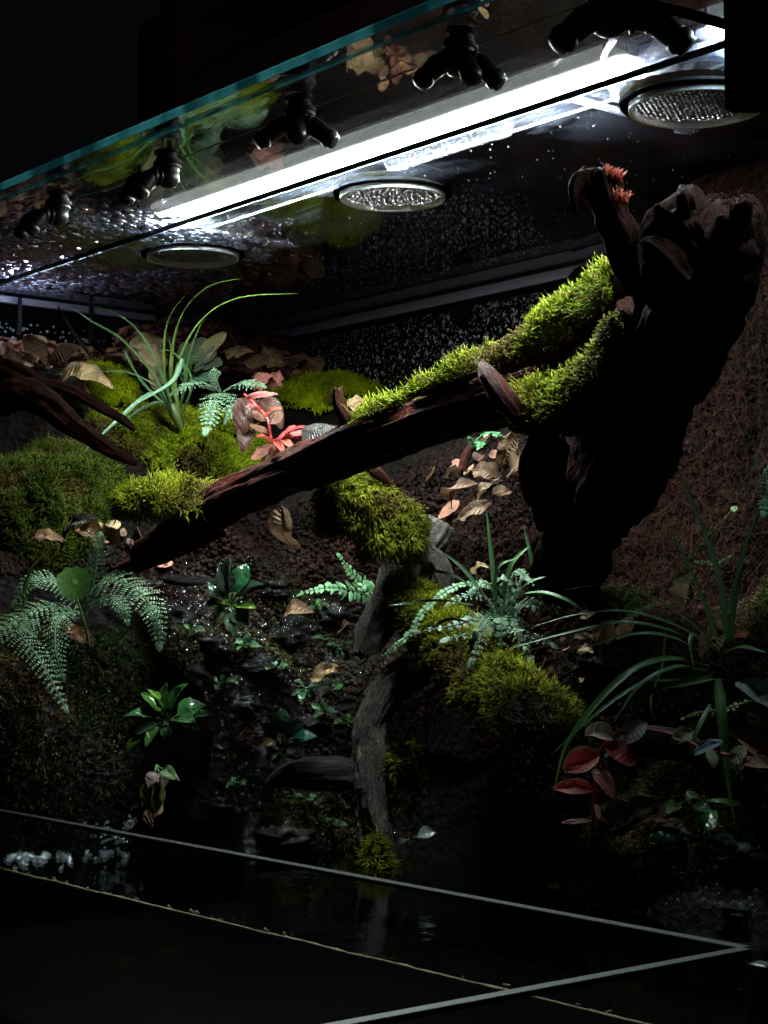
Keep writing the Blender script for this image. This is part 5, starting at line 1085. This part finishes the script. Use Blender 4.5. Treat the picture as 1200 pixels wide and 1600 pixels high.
for i, (x, y, r, s, lab) in enumerate([
    (455, 985, 42, .7, 'largest wet black rock left of the water root knob'), (330, 1010, 36, .6, 'wet black rock below the upright glossy plant'), (400, 1040, 30, .6, 'wet rock in the middle of the trickle'),
    (300, 1060, 34, .6, 'glistening rock above the low glossy green plant'), (520, 960, 30, .6, 'wet rock just left of the little fern stalk'), (430, 920, 30, .6, 'dark wet rock behind the upright glossy plant'),
    (270, 960, 30, .7, 'dark wet rock right of the drooping fern tip'), (380, 1100, 26, .6, 'wet rock above the brownish weed'), (480, 1130, 24, .6, 'low wet rock right of the small dark glossy plant'), (350, 1260, 40, .5, 'low wet rock at the shore under the black wood stub'),
    (440, 1305, 46, .4, 'flat wet rock at the waterline left of the water root'), (300, 1290, 36, .5, 'wet rock at the shore beside the froth'), (1060, 1180, 34, .7, 'glinting wet rock under the trailing red vine'), (1170, 1330, 40, .6, 'dark wet rock at the lower right edge'),
    (850, 1000, 30, .5, 'dark stone below the silver-green fern cluster'), (930, 1040, 34, .5, 'flat dark stone on the right slope under the grass blades'), (1150, 1420, 30, .4, 'small wet rock at the waterline in the lower right')]): rock(x, y, r, s, lab, i * 3.1)
SPH_V, SPH_T = [], []
def dome_unit(nu=7):
    V = [(0, 0, 1)] + [(math.cos(2*math.pi*j/nu) * math.sin(a), math.sin(2*math.pi*j/nu) * math.sin(a), math.cos(a)) for a in (.6, 1.1, 1.57) for j in range(nu)]
    T = [(0, 1 + j, 1 + (j+1) % nu) for j in range(nu)]
    for r in range(2):
        for j in range(nu): a, b = 1 + r*nu + j, 1 + r*nu + (j+1) % nu; T += [(a, a + nu, b + nu), (a, b + nu, b)]
    k = 1 + 2 * nu; T += [(k, k + j + 1, k + j) for j in range(1, nu - 1)]
    return np.array(V), np.array(T)
DV, DT = dome_unit()
def domes(P, r, ax, e1, e2, flat, elong=None):
    n = len(P); el = np.ones((n, 1)) if elong is None else elong[:, None]; r = r[:, None]; V = P[:, None] + (DV[None, :, 0] * r)[..., None] * e1 + (DV[None, :, 1] * r * el)[..., None] * e2 + (DV[None, :, 2] * r * flat)[..., None] * ax
    return V.reshape(-1, 3), ((np.arange(n) * len(DV))[:, None, None] + DT[None]).reshape(-1, 3)
ex, ey, ez = np.eye(3)
n = 13000; x = NR.uniform(XL + .02, -1.0, n); z = CEIL - .02 - .25 * NR.random(n) ** 1.1; keep = np.array([mnoise.noise((a * 9, b * 7, 2)) + .5 * mnoise.noise((a * 40, b * 12, 6)) > -.6 for a, b in zip(x, z)]); x, z = x[keep], z[keep]
V, F = domes(np.stack([x, np.full_like(x, YB - .0006), z], 1), np.clip(NR.lognormal(-7.35, .45, len(x)), .0002, .0024), -ey, ex, ez, .6, NR.uniform(.9, 1.5, len(x)))
M['drop_back'] = (lambda k: k.surf(k.n('MixShader', {0: .55, 1: k.n('BsdfGlass', {'IOR': 1.33}).outputs[0], 2: k.n('BsdfPrincipled', {'Base Color': (.55, .57, .62), 'Roughness': .12}).outputs[0]}).outputs[0]))(NT('clinging_drop'))
tag(mk('condensation', V, F, M['drop_back']), 'fine water drops clinging to the dark back glass', 'water drops', kind='stuff')
n = 900; y = NR.uniform(.75, YB - .02, n); z = CEIL - .03 - .10 * NR.random(n)
V, F = domes(np.stack([np.full_like(y, XL + .0006), y, z], 1), np.clip(NR.lognormal(-6.6, .4, n), .0006, .003), ex, ey, ez, .6); tag(mk('condensation', V, F, M['drop_back']), 'fine water drops clinging to the left side glass', 'water drops', kind='stuff')
c = on_z(100, 405, CEIL); n = 4200; x = NR.normal(c[0] + .02, .085, n); y = NR.normal(c[1] + .03, .055, n); k_ = (x > XL + .01) & (x < -1.33) & (y > .72) & (np.hypot(x - VENTX[0], y - VENTY) > .056); x, y = x[k_], y[k_]
V, F = domes(np.stack([x, y, np.where(y > Y2, CEIL - .0004, SZ - .0004)], 1), NR.uniform(.0015, .0042, len(x)), -ez, ex, ey, .55, NR.uniform(.8, 1.7, len(x)))
tag(mk('lid_drops', V, F, M['drop']), 'dense glittering water drops under the lid at the far left', 'water drops', kind='stuff')
n = 500; x = NR.uniform(XL, XR, n); y = NR.uniform(Y2 + .01, YB - .02, n); V, F = domes(np.stack([x, y, np.full(n, CEIL - .0004)], 1), NR.uniform(.0004, .0010, n), -ez, ex, ey, .5)
tag(mk('lid_drops', V, F, M['drop_back']), 'scattered tiny specks of water under the rear lid pane', 'water drops', kind='stuff')
P = []
for i in range(900):
    px = R.uniform(10, 215) if i % 2 else R.gauss(70, 35); py = R.gauss(1336, 8) - max(0, px - 60) * .06
    if i % 4 == 0: px, py = R.gauss(190, 20), R.gauss(1300, 14)
    if px < -5 or px > 225 or mnoise.noise((px * .045, py * .06, 3)) < .02: continue
    P.append(on_z(px, py, WATER + .001) if i % 4 else W(px, py, (EYE - WATER) * FPX / (1330 - HOR) - .02))
P = np.array(P); V, F = domes(P, NR.uniform(.0005, .0024, len(P)), unit(UP - FW * .6), RT, unit(UP * .6 + FW), .8); tag(mk('water_froth', V, F, M['foam']), 'white bubbly froth along the left shoreline', 'froth', kind='stuff')
P = []
for i in range(800):
    px, py = R.gauss(*R.choice([(330, 60), (450, 60), (280, 60)])), R.gauss(*R.choice([(1000, 45), (1060, 50), (960, 40)]))
    if i % 4 == 0: px, py = R.gauss(330, 120), R.gauss(1260, 45)
    if i % 29 == 0: px, py = R.gauss(1150, 50), R.gauss(1410, 12)
    P.append(hit(px, py, .003))
P = np.array(P); V, F = domes(P, NR.uniform(.0003, .0013, len(P)), unit(UP - FW), RT, unit(UP + FW), .7); tag(mk('trickle_drops', V, F, M['foam']), 'glinting beads of trickling water on the wet bank', 'water drops', kind='stuff')
n = 120; P = np.array([on_z(R.gauss(1010, 70), R.gauss(1415, 14), WATER + .0003) for _ in range(n)]); V, F = domes(P, NR.uniform(.0004, .0014, n), ez, ex, ey, .25); tag(mk('floating_specks', V, F, M['foam']), 'tiny pale specks floating on the water at the right shore', 'specks', kind='stuff')
